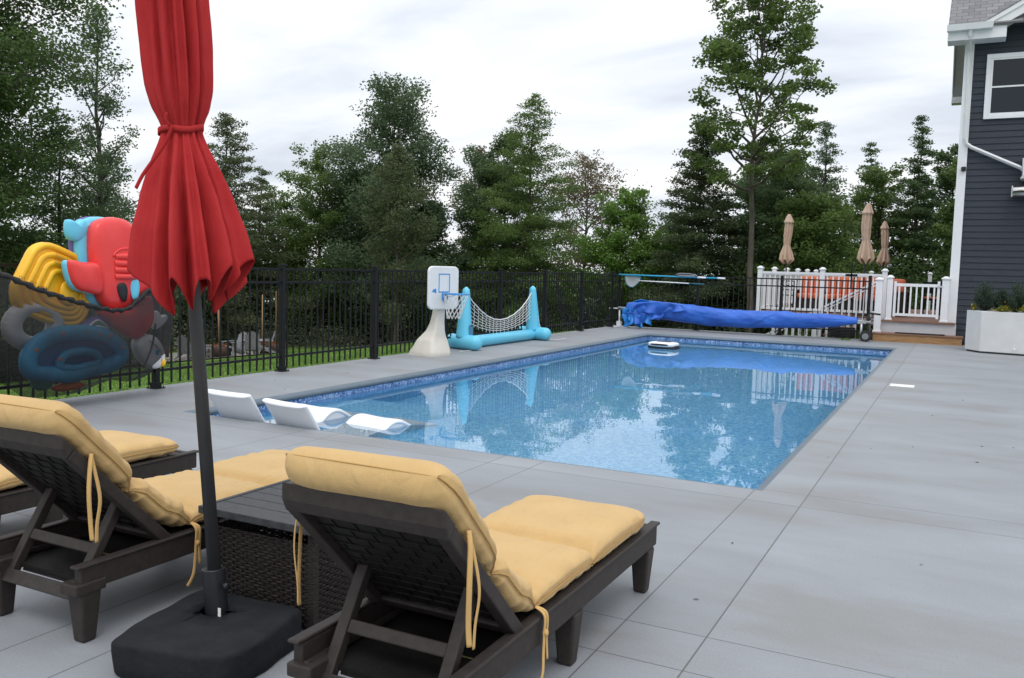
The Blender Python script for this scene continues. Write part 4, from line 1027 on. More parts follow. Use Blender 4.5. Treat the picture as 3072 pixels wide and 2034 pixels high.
# local: y along the long tube 0..2.75
LT = 2.92
def cap_tube(p0, p1, r_, k_=10):
    p0, p1 = Vector(p0), Vector(p1); d = (p1 - p0); Ln = d.length; d.normalize(); pts = []; rs = []
    for i in range(k_ + 1):
        a = pi / 2 * i / k_; pts.append(p0 - d * r_ * 1.0 * cos(a) * 0.9); rs.append(max(r_ * sin(a), 0.004))
    for i in range(k_ + 1):
        a = pi / 2 * (1 - i / k_); pts.append(p1 + d * r_ * 0.9 * cos(a)); rs.append(max(r_ * sin(a), 0.004))
    return pts, rs
for (y0) in (0.0, LT):
    mb = MB(); pts, rs = cap_tube((-0.26 if y0 == 0 else -0.28, y0 + 0.06, 0.135), (0.30 if y0 == 0 else 0.32, y0 - 0.08, 0.135), 0.135); mb.tube(pts, rs, 20); mb.build("cross_tube", M_vinylblue, vb)
mb = MB(); pts, rs = cap_tube((0.0, 0.16, 0.115), (0.02, LT - 0.16, 0.115), 0.112, 6); mb.tube(pts, rs, 20); mb.build("long_tube", M_vinylblue, vb)
for i_, y0 in enumerate((0.02, LT - 0.06)):
    mb = MB(); pts = []; rs = []
    for k_ in range(22):
        f = k_ / 21; z = 0.20 + 0.93 * f; r_ = 0.150 * (1 - 0.60 * f ** 1.15)
        if f > 0.93: r_ *= math.sqrt(max(1 - ((f - 0.93) / 0.07) ** 2, 0.02))
        pts.append((0.0 + (0.02 if i_ else 0), y0 + (0.09 * f if i_ == 0 else -0.10 * f) * 0.6, z)); rs.append(r_)
    mb.tube(pts, rs, 22); p = mb.build("post", M_vinylblue, vb)
    if i_ == 0:
        mb = MB(); mb.box(0.1455, 0.1495, y0 - 0.055, y0 + 0.075, 0.26, 0.44); 
        lb_ = mb.build("warning_label", mat("faded_print", (0.10, 0.30, 0.46), 0.6, (0.05, 0.16, 0.28), 90, stretch=(1, 0.4, 3)), p)
        mb = MB(); mb.box(0.1497, 0.151, y0 - 0.055, y0 + 0.075, 0.425, 0.44); mb.build("label_bar", M_darkeye, lb_)
mb = MB(); NL = 17; NR = 6
def net_p(u, v):
    y = 0.10 + 2.64 * u
    top = 0.98 - 0.50 * (1 - (2 * u - 1) ** 2) ** 1.0; bot = 0.50 - 0.23 * (1 - (2 * u - 1) ** 2)
    return Vector((0.02 + 0.01 * sin(9 * u), y, top + (bot - top) * v))
for i in range(NL):
    u = (i + 0.5) / NL; mb.tube([net_p(u + 0.006 * sin(k_ * 2.1 + i), k_ / 8) for k_ in range(9)] + [net_p(u, 1) + Vector((0, 0.01, -0.05))], 0.0055, 4, cap=False)
for j in range(NR + 1):
    v = j / NR; mb.tube([net_p(k_ / 30, v) + Vector((0, 0, 0.005 * sin(k_ * 2))) for k_ in range(31)], 0.012 if j == 0 else 0.0055, 5 if j == 0 else 4, cap=False)
mb.build("net", M_rope, vb)
mb = MB(); mb.tube(spline([(0.15, LT - 0.1, 0.50), (0.20, LT - 0.05, 0.25), (0.36, LT - 0.02, 0.06), (0.45, LT + 0.1, 0.012), (0.50, LT + 0.6, 0.010)], 6), 0.006, 5)
mb.tube(spline([(0.10, -0.10, 0.20), (0.20, -0.12, 0.08), (0.25, -0.14, 0.012), (0.22, -0.50, 0.010)], 6), 0.006, 5); mb.build("rope", M_rope, vb)
mb = MB(); mb.ellip((0.14, -0.13, 0.21), 0.02, 0.008, 0.02, 10, 6); mb.build("air_valve", M_whitepl, vb)

# ================================================================ FENCE-HUNG TOOLS
t = thing("telescopic_pole", "bright blue telescopic pool pole hung along the top of the far fence", "pool pole", (-8.35, 22.34, 1.39))
mb = MB(); mb.tube([(0, 0, 0), (2.95, 0, -0.025)], 0.019, 10); mb.build("shaft", mat("cyan_paint", (0.01, 0.36, 0.58), 0.35), t)
mb = MB(); mb.tube([(2.28, 0, -0.019), (2.50, 0, -0.021)], 0.027, 10); mb.tube([(2.80, 0, -0.024), (3.0, 0, -0.026)], 0.024, 10); mb.build("grip", M_whitepl, t)
t = thing("pool_brush", "grey curved pool brush hung on the far fence above the blue pole", "pool brush", (-6.35, 22.31, 1.42))
mb = MB(); mb.tube(spline([(-0.28, 0, 0.0), (-0.2, 0, 0.035), (0, 0, 0.04), (0.2, 0, 0.02), (0.28, 0, -0.02)], 5), 0.022, 8, flat=0.6); mb.build("brush_head", M_hub, t)
mb = MB(); mb.box(-0.22, 0.22, -0.015, 0.015, -0.03, 0.012); mb.build("bristles", M_grey_chair, t)
t = thing("leaf_skimmer", "white handled leaf skimmer net hanging on the far fence", "leaf skimmer", (-7.83, 22.33, 1.24))
mb = MB(); mb.tube([(0.20, 0, 0.0), (1.55, 0, -0.03)], 0.015, 8); mb.build("handle", M_whitepl, t)
mb = MB(); mb.tube([(1.55, 0, -0.03), (1.95, 0, -0.04)], 0.017, 8)
fr_ = spline([(-0.2, 0, 0.13), (0.2, 0, 0.10), (0.22, 0, 0.0), (0.10, 0, -0.13), (0.0, 0, -0.18), (-0.13, 0, -0.12), (-0.19, 0, 0.0), (-0.2, 0, 0.13)], 5)
mb.tube(fr_, 0.014, 6, cap=False); mb.build("frame", mat("teal_plastic", (0.01, 0.13, 0.18), 0.4), t)
mesh_m = bpy.data.materials.new("fine_white_mesh"); mesh_m.use_nodes = True
tt_ = mesh_m.node_tree; b_ = tt_.nodes["Principled BSDF"]; b_.inputs["Base Color"].default_value = (0.62, 0.66, 0.68, 1); b_.inputs["Alpha"].default_value = 0.62
mb = MB(); cpt = (0, 0.05, 0.0); mb.add(list(fr_) + [Vector(cpt)], [(i, i + 1, len(fr_)) for i in range(len(fr_) - 1)], smooth=True); mb.build("mesh_bag", mesh_m, t)

# ================================================================ REEL AND ROLLED COVER
t = thing("cover_reel", "aluminium pool cover reel with two black wheels at its right end", "cover reel", (-8.05, 21.95, 0))
mb = MB(); mb.tube([(0.0, 0, 0.50), (6.22, 0, 0.46)], 0.045, 14); mb.build("axle", M_alu, t)
mb = MB(); mb.tube([(0.04, 0, 0.02), (0.04, 0, 0.50)], 0.022, 8); mb.box(-0.02, 0.10, -0.05, 0.05, 0.02, 0.16); mb.box(-0.35, 0.30, -0.03, 0.03, 0.0, 0.04); mb.tube([(-0.25, 0, 0.49), (0.12, 0, 0.50)], 0.016, 8); mb.build("left_stand", M_whitepl, t)
mb = MB(); mb.box(-0.33, -0.20, -0.05, 0.05, 0.0, 0.09); mb.build("brake_block", M_rubber, t)
mb = MB(); mb.tube([(6.02, 0, 0.02), (6.02, 0, 0.50)], 0.03, 10); mb.box(5.84, 6.12, -0.04, 0.04, 0.42, 0.48); mb.tube([(6.02, 0, 0.08), (6.18, 0, 0.08)], 0.02, 8); mb.build("right_stand", M_alu, t)
for dy_ in (-0.13, 0.12):
    mb = MB(); mb.tube([(6.13, dy_ - 0.03, 0.125), (6.13, dy_ + 0.03, 0.125)], 0.125, 28); wh = mb.build("wheel", M_rubber, t, bevel=0.012)
    mb = MB(); mb.tube([(6.13, dy_ - 0.034, 0.125), (6.13, dy_ - 0.0305, 0.125)], 0.072, 20)
    for a in range(8): mb.tube([(6.13 + 0.05 * cos(a * pi / 4), dy_ - 0.036, 0.125 + 0.05 * sin(a * pi / 4)), (6.13 + 0.05 * cos(a * pi / 4), dy_ - 0.0345, 0.125 + 0.05 * sin(a * pi / 4))], 0.012, 6)
    mb.tube([(6.13, dy_ - 0.045, 0.125), (6.13, dy_ - 0.034, 0.125)], 0.016, 10); mb.build("hub", M_hub, wh)
mb = MB(); mb.tube([(6.17, 0, 0.12), (6.17, 0, 0.62), (6.20, 0, 0.66), (6.42, 0, 0.64)], 0.022, 8); mb.ellip((6.17, 0, 0.52), 0.05, 0.05, 0.09, 12, 8); mb.ellip((6.17, 0, 0.30), 0.035, 0.035, 0.12, 12, 8); mb.build("handle", M_rubber, t)

t = thing("rolled_pool_cover", "long bright blue solar cover bunched and rolled on the reel", "pool cover", (-7.85, 21.95, 0))
def cov(u, v):
    a = 2 * pi * v; x = 5.78 * u
    # radius along the roll
    K = [(0.0, 0.02), (0.012, 0.14), (0.05, 0.20), (0.12, 0.235), (0.25, 0.215), (0.40, 0.205), (0.55, 0.205), (0.70, 0.195), (0.84, 0.15), (0.85, 0.155), (0.93, 0.118), (0.985, 0.078), (1.0, 0.02)]
    for i in range(len(K) - 1):
        if K[i][0] <= u <= K[i + 1][0]: f = (u - K[i][0]) / (K[i + 1][0] - K[i][0]); r_ = K[i][1] * (1 - f) + K[i + 1][1] * f; break
    zc = 0.52 - 0.15 * min(u / 0.55, 1) + 0.10 * max(0, (u - 0.55) / 0.45)
    amp = 1 - 0.55 * u
    r_ *= 1 + amp * (0.06 * sin(2 * a + x * 2.2) + 0.04 * sin(3 * a - x * 3.0 + 1)) + 0.14 * amp * noise.noise((x * 1.6, cos(a) * 1.3, sin(a) * 1.3 + x * 0.5)) + 0.06 * noise.noise((x * 5, cos(a) * 3, sin(a) * 3))
    # hard spiral pleats
    sp = (a / (2 * pi) + x * 0.42) % 1.0; r_ *= 1 + 0.14 * amp * (sp - 0.5)
    rz_ = 1.06
    return (x, r_ * cos(a) * 0.92, zc + r_ * sin(a) * rz_)
mb = MB(); mb.grid(cov, 260, 60, cv=True); mb.build("roll", M_tarp, t)
rd = random.Random(9)
def rag(x0, z0, wx, hz, yo, seed, top=0.0):
    r2 = random.Random(seed); ph = [r2.uniform(0, 6) for _ in range(4)]
    def fn(u, v):
        x = x0 + wx * (u - 0.5) * (1 - 0.25 * v * sin(ph[0] + v * 2)); z = z0 - hz * v * (0.75 + 0.25 * sin(u * 5 + ph[3])) + top * sin(pi * u)
        return (x, yo + 0.045 * sin(u * 11 + ph[1] + v * 3) * (0.3 + v) + 0.03 * sin(u * 23 + ph[2]), max(z, 0.012))
    m_ = MB(); m_.grid(fn, 36, 18); return m_
for (args, mm) in (((0.42, 0.36, 0.85, 0.33, -0.20, 1), M_tarp2), ((0.62, 0.42, 1.0, 0.30, -0.215, 2), M_tarp), ((0.25, 0.52, 0.6, 0.5, -0.17, 3), M_tarp2), ((1.0, 0.66, 1.2, 0.30, -0.23, 5, 0.06), M_tarp)):
    o = rag(*args).build("loose_flap", mm, t); s_ = o.modifiers.new("thickness", 'SOLIDIFY'); s_.thickness = 0.006
def flap2(u, v):   # upstanding fold on top at the left
    x = 0.25 + 1.35 * u; return (x, -0.10 + 0.14 * v + 0.03 * sin(9 * u), 0.70 + 0.10 * sin(pi * min(u * 1.6, 1)) * (1 - v) - 0.16 * u + 0.02 * sin(14 * u) - 0.05 * v)
mb = MB(); mb.grid(flap2, 40, 10); o = mb.build("loose_flap", M_tarp2, t); s_ = o.modifiers.new("thickness", 'SOLIDIFY'); s_.thickness = 0.01

# ================================================================ RAISED WHITE DECK
wd = thing("raised_deck", "raised brown composite deck with a lumber step beside the house", "deck", (0, 0, 0))
mb = MB()
ys_ = 22.66
for i in range(24):       # right part, boards run away from the pool
    x0 = -1.70 + i * 0.0665 * 1.0
for i in range(60):
    y0 = 22.70 + i * 0.145
    xl = -1.66 if y0 < 24.0 else -4.95
    mb.box(xl, -0.12 if y0 < 29.8 else 2.5, y0, y0 + 0.138, 0.46, 0.49)
mb.build("floor_boards", M_decking, wd)
mb = MB(); mb.box(-1.68, -0.08, 22.645, 22.697, 0.455, 0.492); mb.build("edge_board", M_decking, wd)
mb = MB(); mb.box(-1.66, -0.06, 22.70, 22.72, 0.20, 0.452); mb.box(-4.95, -1.68, 23.98, 24.0, 0.30, 0.455); mb.build("fascia", M_trim, wd)
mb = MB(); mb.box(-1.80, 0.08, 22.28, 22.30, 0.0, 0.172); mb.box(0.06, 0.08, 22.30, 22.66, 0.0, 0.172); mb.box(-1.80, -1.78, 22.30, 22.66, 0.0, 0.172); st_ = mb.build("step_riser", M_lumber, wd)
mb = MB(); mb.box(-1.82, 0.10, 22.26, 22.475, 0.173, 0.20); mb.box(-1.82, 0.10, 22.48, 22.697, 0.173, 0.20); mb.build("step_tread", M_decking, wd)

def vinyl_post(h, z0=0.0, w_=0.062, mm=M_white, name="post", parent=None, loc=None):
    mb = MB(); mb.box(-w_, w_, -w_, w_, z0, h); mb.box(-w_ - 0.022, w_ + 0.022, -w_ - 0.022, w_ + 0.022, h - 0.01, h + 0.022); mb.hexa([(-w_ - 0.01, -w_ - 0.01, h + 0.022), (w_ + 0.01, -w_ - 0.01, h + 0.022), (w_ + 0.01, w_ + 0.01, h + 0.022), (-w_ - 0.01, w_ + 0.01, h + 0.022)], [(-0.03, -0.03, h + 0.06), (0.03, -0.03, h + 0.06), (0.03, 0.03, h + 0.06), (-0.03, 0.03, h + 0.06)])
    mb.box(-w_ - 0.02, w_ + 0.02, -w_ - 0.02, w_ + 0.02, z0, z0 + 0.04)
    o = mb.build(name, mm, parent, bevel=0.004, seg=1)
    if loc: o.location = loc
    return o
ra = thing("deck_railing", "white vinyl railing around the raised deck behind the black fence", "railing", (0, 0, 0))
FY = 23.92
posts = [(-4.80, FY), (-3.22, FY), (-1.73, FY)] + [(-4.80, FY + 2.0 * k_) for k_ in range(1, 6)] + [(-4.80 + 1.9 * k_, FY + 10) for k_ in (1, 2)]
p0_ = None
for (x, y) in posts:
    if p0_ is None: p0_ = vinyl_post(1.66, 0.10, parent=ra, loc=(x, y, 0))
    else: q = p0_.copy(); C.objects.link(q); q.parent = ra; q.location = (x, y, 0)
def rail_run(a, b, z0, z1, parent, nb, low=None):
    a = Vector((*a, 0)); b = Vector((*b, 0)); d = (b - a); Ln = d.length; ang = math.atan2(d.y, d.x)
    mb = MB(); mb.box(0, Ln, -0.04, 0.04, z1 - 0.055, z1); mb.box(0, Ln, -0.03, 0.03, z1 - 0.085, z1 - 0.055)
    o = mb.build("top_rail", M_white, parent); o.location = a; o.rotation_euler = (0, 0, ang)
    mb = MB(); mb.box(0, Ln, -0.025, 0.025, z0, z0 + 0.06)
    o = mb.build("bottom_rail", M_white, parent); o.location = a; o.rotation_euler = (0, 0, ang)
    mb = MB(); mb.box(-0.018, 0.018, -0.018, 0.018, z0 + 0.06, z1 - 0.085); first = None
    for i in range(nb):
        if first is None: q = mb.build("baluster", M_white, parent); first = q
        else: q = first.copy(); C.objects.link(q); q.parent = parent
        q.location = a + d * ((i + 0.5) / nb); q.rotation_euler = (0, 0, ang)
rail_run((-4.74, FY), (-3.28, FY), 0.58, 1.58, ra, 11)
rail_run((-3.16, FY), (-1.79, FY), 0.58, 1.58, ra, 10)
for k_ in range(5): rail_run((-4.80, FY + 0.06 + 2.0 * k_), (-4.80, FY + 1.94 + 2.0 * k_), 0.58, 1.58, ra, 9)
rail_run((-4.74, FY + 10), (-2.96, FY + 10), 0.58, 1.58, ra, 8)
# gate posts + gate
vinyl_post(1.44, 0.20, 0.075, parent=ra, loc=(-1.74, 22.57, 0)).name = "post"
vinyl_post(1.50, 0.49, 0.062, parent=ra, loc=(-1.52, 22.80, 0)); vinyl_post(1.50, 0.49, 0.075, parent=ra, loc=(-0.33, 22.80, 0))
ga_ = thing("deck_gate", "white vinyl gate standing across the top of the lumber step", "gate", (-1.43, 22.79, 0), R(-1))
mb = MB()
mb.box(0, 0.055, -0.025, 0.025, 0.58, 1.42); mb.box(0.93, 0.985, -0.025, 0.025, 0.56, 1.44); mb.box(0.055, 0.93, -0.025, 0.025, 1.30, 1.37); mb.box(0.055, 0.93, -0.025, 0.025, 0.60, 0.66); mb.build("gate_frame", M_white, ga_)
mb = MB(); mb.box(-0.018, 0.018, -0.018, 0.018, 0.66, 1.30); f_ = None
for i in range(7):
    if f_ is None: q = mb.build("baluster", M_white, ga_); f_ = q
    else: q = f_.copy(); C.objects.link(q); q.parent = ga_
    q.location = (0.055 + 0.875 * (i + 0.5) / 7, 0, 0)
mb = MB(); mb.box(0.94, 1.05, -0.05, -0.025, 1.30, 1.34); mb.build("latch", M_alu, ga_)
# stair railing going down to the left
sr = thing("stair_railing", "white sloping stair railing going down left behind the black fence", "stair railing", (-1.83, 22.95, 0))
mb = MB(); ang = math.atan2(-1.50, -2.65)
for (o1, th_) in ((0.0, 0.05), (-0.09, 0.03)):
    mb = MB(); mb.hexa([(0, -0.035, 1.42 + o1 - th_), (0, 0.035, 1.42 + o1 - th_), (-2.75, 0.035, -0.12 + o1 - th_), (-2.75, -0.035, -0.12 + o1 - th_)], [(0, -0.035, 1.42 + o1), (0, 0.035, 1.42 + o1), (-2.75, 0.035, -0.12 + o1), (-2.75, -0.035, -0.12 + o1)])
    mb.build("handrail" if o1 == 0 else "sub_rail", M_white, sr)
f_ = None
for i in range(16):
    x = -0.10 - i * 0.165; zt_ = 1.30 + x * 0.56; h_ = 0.85
    mb = MB(); mb.box(x - 0.018, x + 0.018, -0.018, 0.018, max(zt_ - h_, -0.45), zt_ + 0.03); mb.build("baluster", M_white, sr)
mb = MB()
for i in range(7): mb.box(-0.1 - i * 0.36 - 0.36, -0.1 - i * 0.36, 0.05, 0.95, 0.40 - i * 0.19, 0.43 - i * 0.19)
mb.build("stair_tread", M_decking, sr)
mb = MB(); mb.box(-1.42, -1.30, -0.06, 0.06, -0.4, 0.62); mb.box(-1.45, -1.27, -0.09, 0.09, 0.62, 0.65); mb.build("newel_post", M_white, sr)
for x in range(0):
    pass
# lattice of white skirt boards under the upper deck seen below the cover
sk = thing("deck_skirt", "white vertical skirt boards of the raised deck below the blue roll", "skirting", (-4.3, 23.40, 0))
f_ = None
for i in range(15):
    if f_ is None:
        mb = MB(); mb.box(-0.035, 0.035, -0.01, 0.01, -0.6, 0.44); q = mb.build("skirt_board", M_white, sk); f_ = q
    else: q = f_.copy(); C.objects.link(q); q.parent = sk
    q.location = (i * 0.165, 0, 0)

# mat on the step, coil of hose
mb = MB(); mb.box(-1.33, -0.28, 22.36, 22.58, 0.201, 0.222)
for i in range(21): mb.ellip((-1.31 + i * 0.05, 22.36, 0.214), 0.03, 0.03, 0.013, 8, 6)
tag(mb.build("doormat", M_mat), "black scalloped doormat lying on the lumber step", "doormat")
mb = MB()
for i in range(7): mb.tube([(-2.55 + 0.30 * cos(a * pi / 12), 22.72 + 0.14 * sin(a * pi / 12), 0.03 + i * 0.036 + 0.004 * sin(a)) for a in range(25)], 0.018, 6, cap=False)
tag(mb.build("hose_coil", M_rubber, loc=(0, 0, -0.0)), "coil of black hose on the ground behind the far fence gate", "hose")

# furniture on the raised deck
def cushion_box(mb, x0, x1, y0, y1, z0, z1): mb.ellip(((x0 + x1) / 2, (y0 + y1) / 2, (z0 + z1) / 2), (x1 - x0) / 2, (y1 - y0) / 2, (z1 - z0) / 2, 24, 14, p=0.35)
so = thing("outdoor_sofa", "long dark wicker sofa with orange cushions on the raised deck", "sofa", (-4.10, 25.7, 0.49))
mb = MB(); mb.box(0, 2.2, -0.30, 0.35, 0.0, 0.36); mb.box(0, 2.2, 0.35, 0.42, 0.0, 0.80); mb.box(-0.08, 0, -0.30, 0.42, 0.0, 0.60); mb.box(2.2, 2.28, -0.30, 0.42, 0, 0.6); mb.build("wicker_base", M_wick, so)
for i in range(3):
    mb = MB(); cushion_box(mb, 0.02 + i * 0.73, 0.73 + i * 0.73, -0.34, 0.20, 0.36, 0.52); mb.build("seat_cushion", M_orange, so)
    mb = MB(); cushion_box(mb, 0.02 + i * 0.73, 0.73 + i * 0.73, 0.12, 0.34, 0.50, 1.00); mb.build("back_cushion", M_orange, so)
ar = thing("outdoor_armchair", "dark wicker armchair with orange cushion seen through the white gate", "armchair", (-1.95, 25.0, 0.49))
mb = MB()
for (x0, x1, y0, y1, z1) in ((-0.05, 0.03, 0, 0.7, 0.62), (0.62, 0.72, 0, 0.7, 0.66), (0.03, 0.62, 0.0, 0.1, 0.72), (0.03, 0.62, 0.1, 0.7, 0.34)): mb.box(x0, x1, y0, y1, 0.0, z1)
mb.build("wicker_base", M_wick, ar, bevel=0.02)
mb = MB(); cushion_box(mb, 0.0, 0.66, -0.06, 0.22, 0.62, 0.98); mb.build("back_cushion", M_orange, ar)
mb = MB(); cushion_box(mb, 0.03, 0.62, 0.12, 0.68, 0.34, 0.47); mb.build("seat_cushion", M_orange, ar)
dc = thing("dining_chair", "dark chair with orange seat at the right of the raised deck", "chair", (-0.95, 27.0, 0.49))
mb = MB()
for (x, y) in ((0, 0), (0.42, 0), (0, 0.42), (0.42, 0.42)): mb.box(x, x + 0.035, y, y + 0.035, 0, 0.44 if y else 0.92)
mb.box(0, 0.455, 0, 0.455, 0.40, 0.44); mb.box(0, 0.455, 0.0, 0.03, 0.60, 0.92); mb.build("frame", M_black, dc)
mb = MB(); cushion_box(mb, 0.02, 0.44, 0.03, 0.44, 0.44, 0.50); mb.build("seat_cushion", M_orange, dc)
bs = thing("bistro_chair", "small black metal bistro chair behind the left part of the white railing", "chair", (-4.45, 25.0, 0.49))
mb = MB()
for x in (0, 0.36):
    mb.tube([(x, 0, 0), (x, 0.02, 0.45), (x, -0.02, 0.85)], 0.014, 6); mb.tube([(x, 0.4, 0), (x, 0.38, 0.45)], 0.014, 6)
for z in (0.84, 0.72, 0.60): mb.box(0, 0.36, -0.03, 0.0, z - 0.012, z + 0.012)
for i in range(5): mb.box(0, 0.36, 0.02 + i * 0.08, 0.07 + i * 0.08, 0.44, 0.46)
mb.build("frame", M_black, bs)

# beige parasols
def beige(label, x, y, h, zb, s):
    t = thing("closed_parasol", label, "parasol", (x, y, 0.49), 0, "closed beige parasols on the raised deck")
    rd = random.Random(int(x * 100)); ph = rd.uniform(0, 6); H_ = h - 0.49; B_ = zb - 0.49
    mb = MB(); mb.tube([(0, 0, 0), (0, 0, H_ - 0.02)], 0.020, 10); mb.tube([(0, 0, 0), (0, 0, 0.07), (0, 0, 0.09)], [0.24, 0.24, 0.05], 20); mb.build("pole", M_pole, t)
    Ln = H_ - B_
    K = [(0.0, 0.03), (0.04, 0.062), (0.12, 0.105), (0.17, 0.135), (0.171, 0.10), (0.30, 0.108), (0.42, 0.105), (0.56, 0.088), (0.60, 0.078), (0.66, 0.105), (0.80, 0.165), (0.90, 0.195), (1.0, 0.175)]
    def fn(u, v):
        a = 2 * pi * u; c1 = (0.5 + 0.5 * cos(8 * a + ph + 0.8 * sin(a * 2))) ** 0.8
        vv = v * (1.0 - 0.10 * c1 * (v > 0.7) * (v - 0.7) / 0.3)
        for i in range(len(K) - 1):
            if K[i][0] <= vv <= K[i + 1][0]: f = (vv - K[i][0]) / (K[i + 1][0] - K[i][0]); r_ = K[i][1] * (1 - f) + K[i + 1][1] * f; break
        dep = 0.12 if vv < 0.17 else 0.30 + 0.6 * max(0, vv - 0.55)
        r_ = r_ * s * (1 - dep * (1 - c1)) + 0.012 * noise.noise((cos(a) * 2, sin(a) * 2, vv * 9 + x))
        return (r_ * cos(a) + 0.015 * sin(vv * 6 + ph), r_ * sin(a), H_ - Ln * vv)
    mb = MB(); mb.grid(fn, 96, 50, cu=True); o = mb.build("canopy", M_beige, t); q = o.modifiers.new("thickness", 'SOLIDIFY'); q.thickness = 0.004
    return t
beige("closed beige parasol on the left, at the corner of the white railing", -4.50, 26.0, 3.22, 1.79, 1.15)
beige("largest closed beige parasol, middle one of the three", -2.28, 24.6, 3.40, 1.82, 1.22)
beige("closed beige parasol on the right, just beyond the largest one", -2.02, 27.0, 3.08, 1.82, 0.98)

# ================================================================ HOUSE
ho = thing("house", "two storey dark grey clapboard house at the right edge with white trim", "house", (0, 0, 0))
WY = 22.95; WXl = -0.24
mb = MB(); z = 0.05; n_ = 0
vs = []; fs = []
while z < 9.0:
    xa = WXl + 0.02 if z < 6.86 else 0.22 + max(z + 0.142 - 7.08, 0) / 0.56
    vs += [(xa, WY - 0.020, z), (7.5, WY - 0.020, z), (7.5, WY - 0.002, z + 0.142), (xa, WY - 0.002, z + 0.142)]
    fs.append((n_, n_ + 1, n_ + 2, n_ + 3)); n_ += 4
    vs += [(xa, WY - 0.002, z), (7.5, WY - 0.002, z), (7.5, WY - 0.020, z), (xa, WY - 0.020, z)]
    fs.append((n_, n_ + 1, n_ + 2, n_ + 3)); n_ += 4
    z += 0.142
mb.add(vs, fs)
# clip to the gable outline: sheathing behind the boards
mb.build("siding", M_siding, ho, fix=False)
mb = MB(); rd = random.Random(12)
for k_ in range(47):
    x = WXl + 0.4 + ((k_ * 7) % 5) * 1.45 + rd.uniform(-.3, .3); z = 0.05 + 0.142 * k_; mb.hexa([(x, WY - 0.0225, z + 0.004), (x + 0.004, WY - 0.0225, z + 0.004), (x + 0.004, WY - 0.018, z + 0.004), (x, WY - 0.018, z + 0.004)], [(x, WY - 0.0055, z + 0.139), (x + 0.004, WY - 0.0055, z + 0.139), (x + 0.004, WY - 0.001, z + 0.139), (x, WY - 0.001, z + 0.139)])
mb.build("siding_joints", M_black, ho)
mb = MB(); mb.box(WXl + 0.03, 7.5, WY, 30.3, 0.0, 7.0); mb.build("wall", M_siding, ho)
mb = MB(); mb.box(WXl - 0.02, WXl + 0.17, WY - 0.055, WY - 0.022, 0.44, 6.86); mb.box(WXl - 0.02, WXl + 0.005, WY - 0.022, WY + 0.18, 0.44, 6.86); mb.build("corner_board", M_white, ho)
# main roof: eave faces the pool, overhangs the left wall
EX = -0.62
def roof_slab(y0, z0, y1, z1, x0, x1, th, mb, mi=0):
    mb.hexa([(x0, y0, z0 - th), (x1, y0, z0 - th), (x1, y1, z1 - th), (x0, y1, z1 - th)], [(x0, y0, z0), (x1, y0, z0), (x1, y1, z1), (x0, y1, z1)], mi)
sh = bpy.data.materials.new("grey_shingle"); sh.use_nodes = True
t_ = sh.node_tree; b_ = t_.nodes["Principled BSDF"]; g_ = t_.nodes.new("ShaderNodeNewGeometry")
mp_ = t_.nodes.new("ShaderNodeMapping"); mp_.inputs["Scale"].default_value = (1, 1, 1); mp_.inputs["Rotation"].default_value = (0, 0, 0)
t_.links.new(g_.outputs["Position"], mp_.inputs[0])
bk_ = t_.nodes.new("ShaderNodeTexBrick"); bk_.inputs["Scale"].default_value = 1.0; bk_.inputs["Brick Width"].default_value = 0.24; bk_.inputs["Row Height"].default_value = 0.14; bk_.inputs["Mortar Size"].default_value = 0.007
bk_.inputs["Color1"].default_value = (0.165, 0.165, 0.175, 1); bk_.inputs["Color2"].default_value = (0.245, 0.240, 0.250, 1); bk_.inputs["Mortar"].default_value = (0.09, 0.09, 0.095, 1)
t_.links.new(mp_.outputs[0], bk_.inputs[0]); t_.links.new(bk_.outputs[0], b_.inputs["Base Color"]); b_.inputs["Roughness"].default_value = 0.9
RYm, RZm = 26.6, 7.12 + 4.2 * 0.78
mb = MB(); roof_slab(22.40, 7.14, RYm, RZm, EX, 7.5, 0.04, mb); roof_slab(30.8, 7.14, RYm, RZm, EX, 7.5, 0.04, mb)
mb.build("roof", sh, ho)
mb = MB()     # soffit and rake boards of the left overhang
roof_slab(22.56, 7.16, RYm, RZm - 0.06, EX + 0.03, WXl, 0.10, mb); roof_slab(30.78, 7.08, RYm, RZm - 0.06, EX + 0.03, WXl, 0.10, mb)
mb.build("soffit", M_trim, ho)
mb = MB(); roof_slab(22.42, 7.10, RYm, RZm - 0.04, EX, EX + 0.03, 0.20, mb); roof_slab(30.8, 7.10, RYm, RZm - 0.04, EX, EX + 0.03, 0.20, mb)
mb.box(EX, WXl, 22.46, 22.93, 6.88, 7.05); mb.box(EX, 0.54, 22.44, 22.93, 6.84, 6.90); mb.box(EX, 0.54, 22.445, 22.459, 6.90, 7.09); mb.box(-0.3, 0.54, 22.52, 22.9, 6.90, 7.04)
mb.box(EX, WXl, 30.4, 30.8, 6.86, 7.05)
mb.build("fascia", M_white, ho)
mb = MB(); mb.prism([(22.30, 7.03), (22.44, 7.03), (22.44, 7.16), (22.425, 7.16), (22.425, 7.045), (22.315, 7.045), (22.285, 7.16), (22.27, 7.16)], EX - 0.02, 0.27, axis='x')
gt = mb.build("gutter", M_white, ho)
mb = MB(); mb.prism([(22.278, 7.03), (22.432, 7.03), (22.432, 7.15), (22.278, 7.15)], 0.27, 0.274, axis='x'); mb.build("gutter_end_cap", M_white, gt)
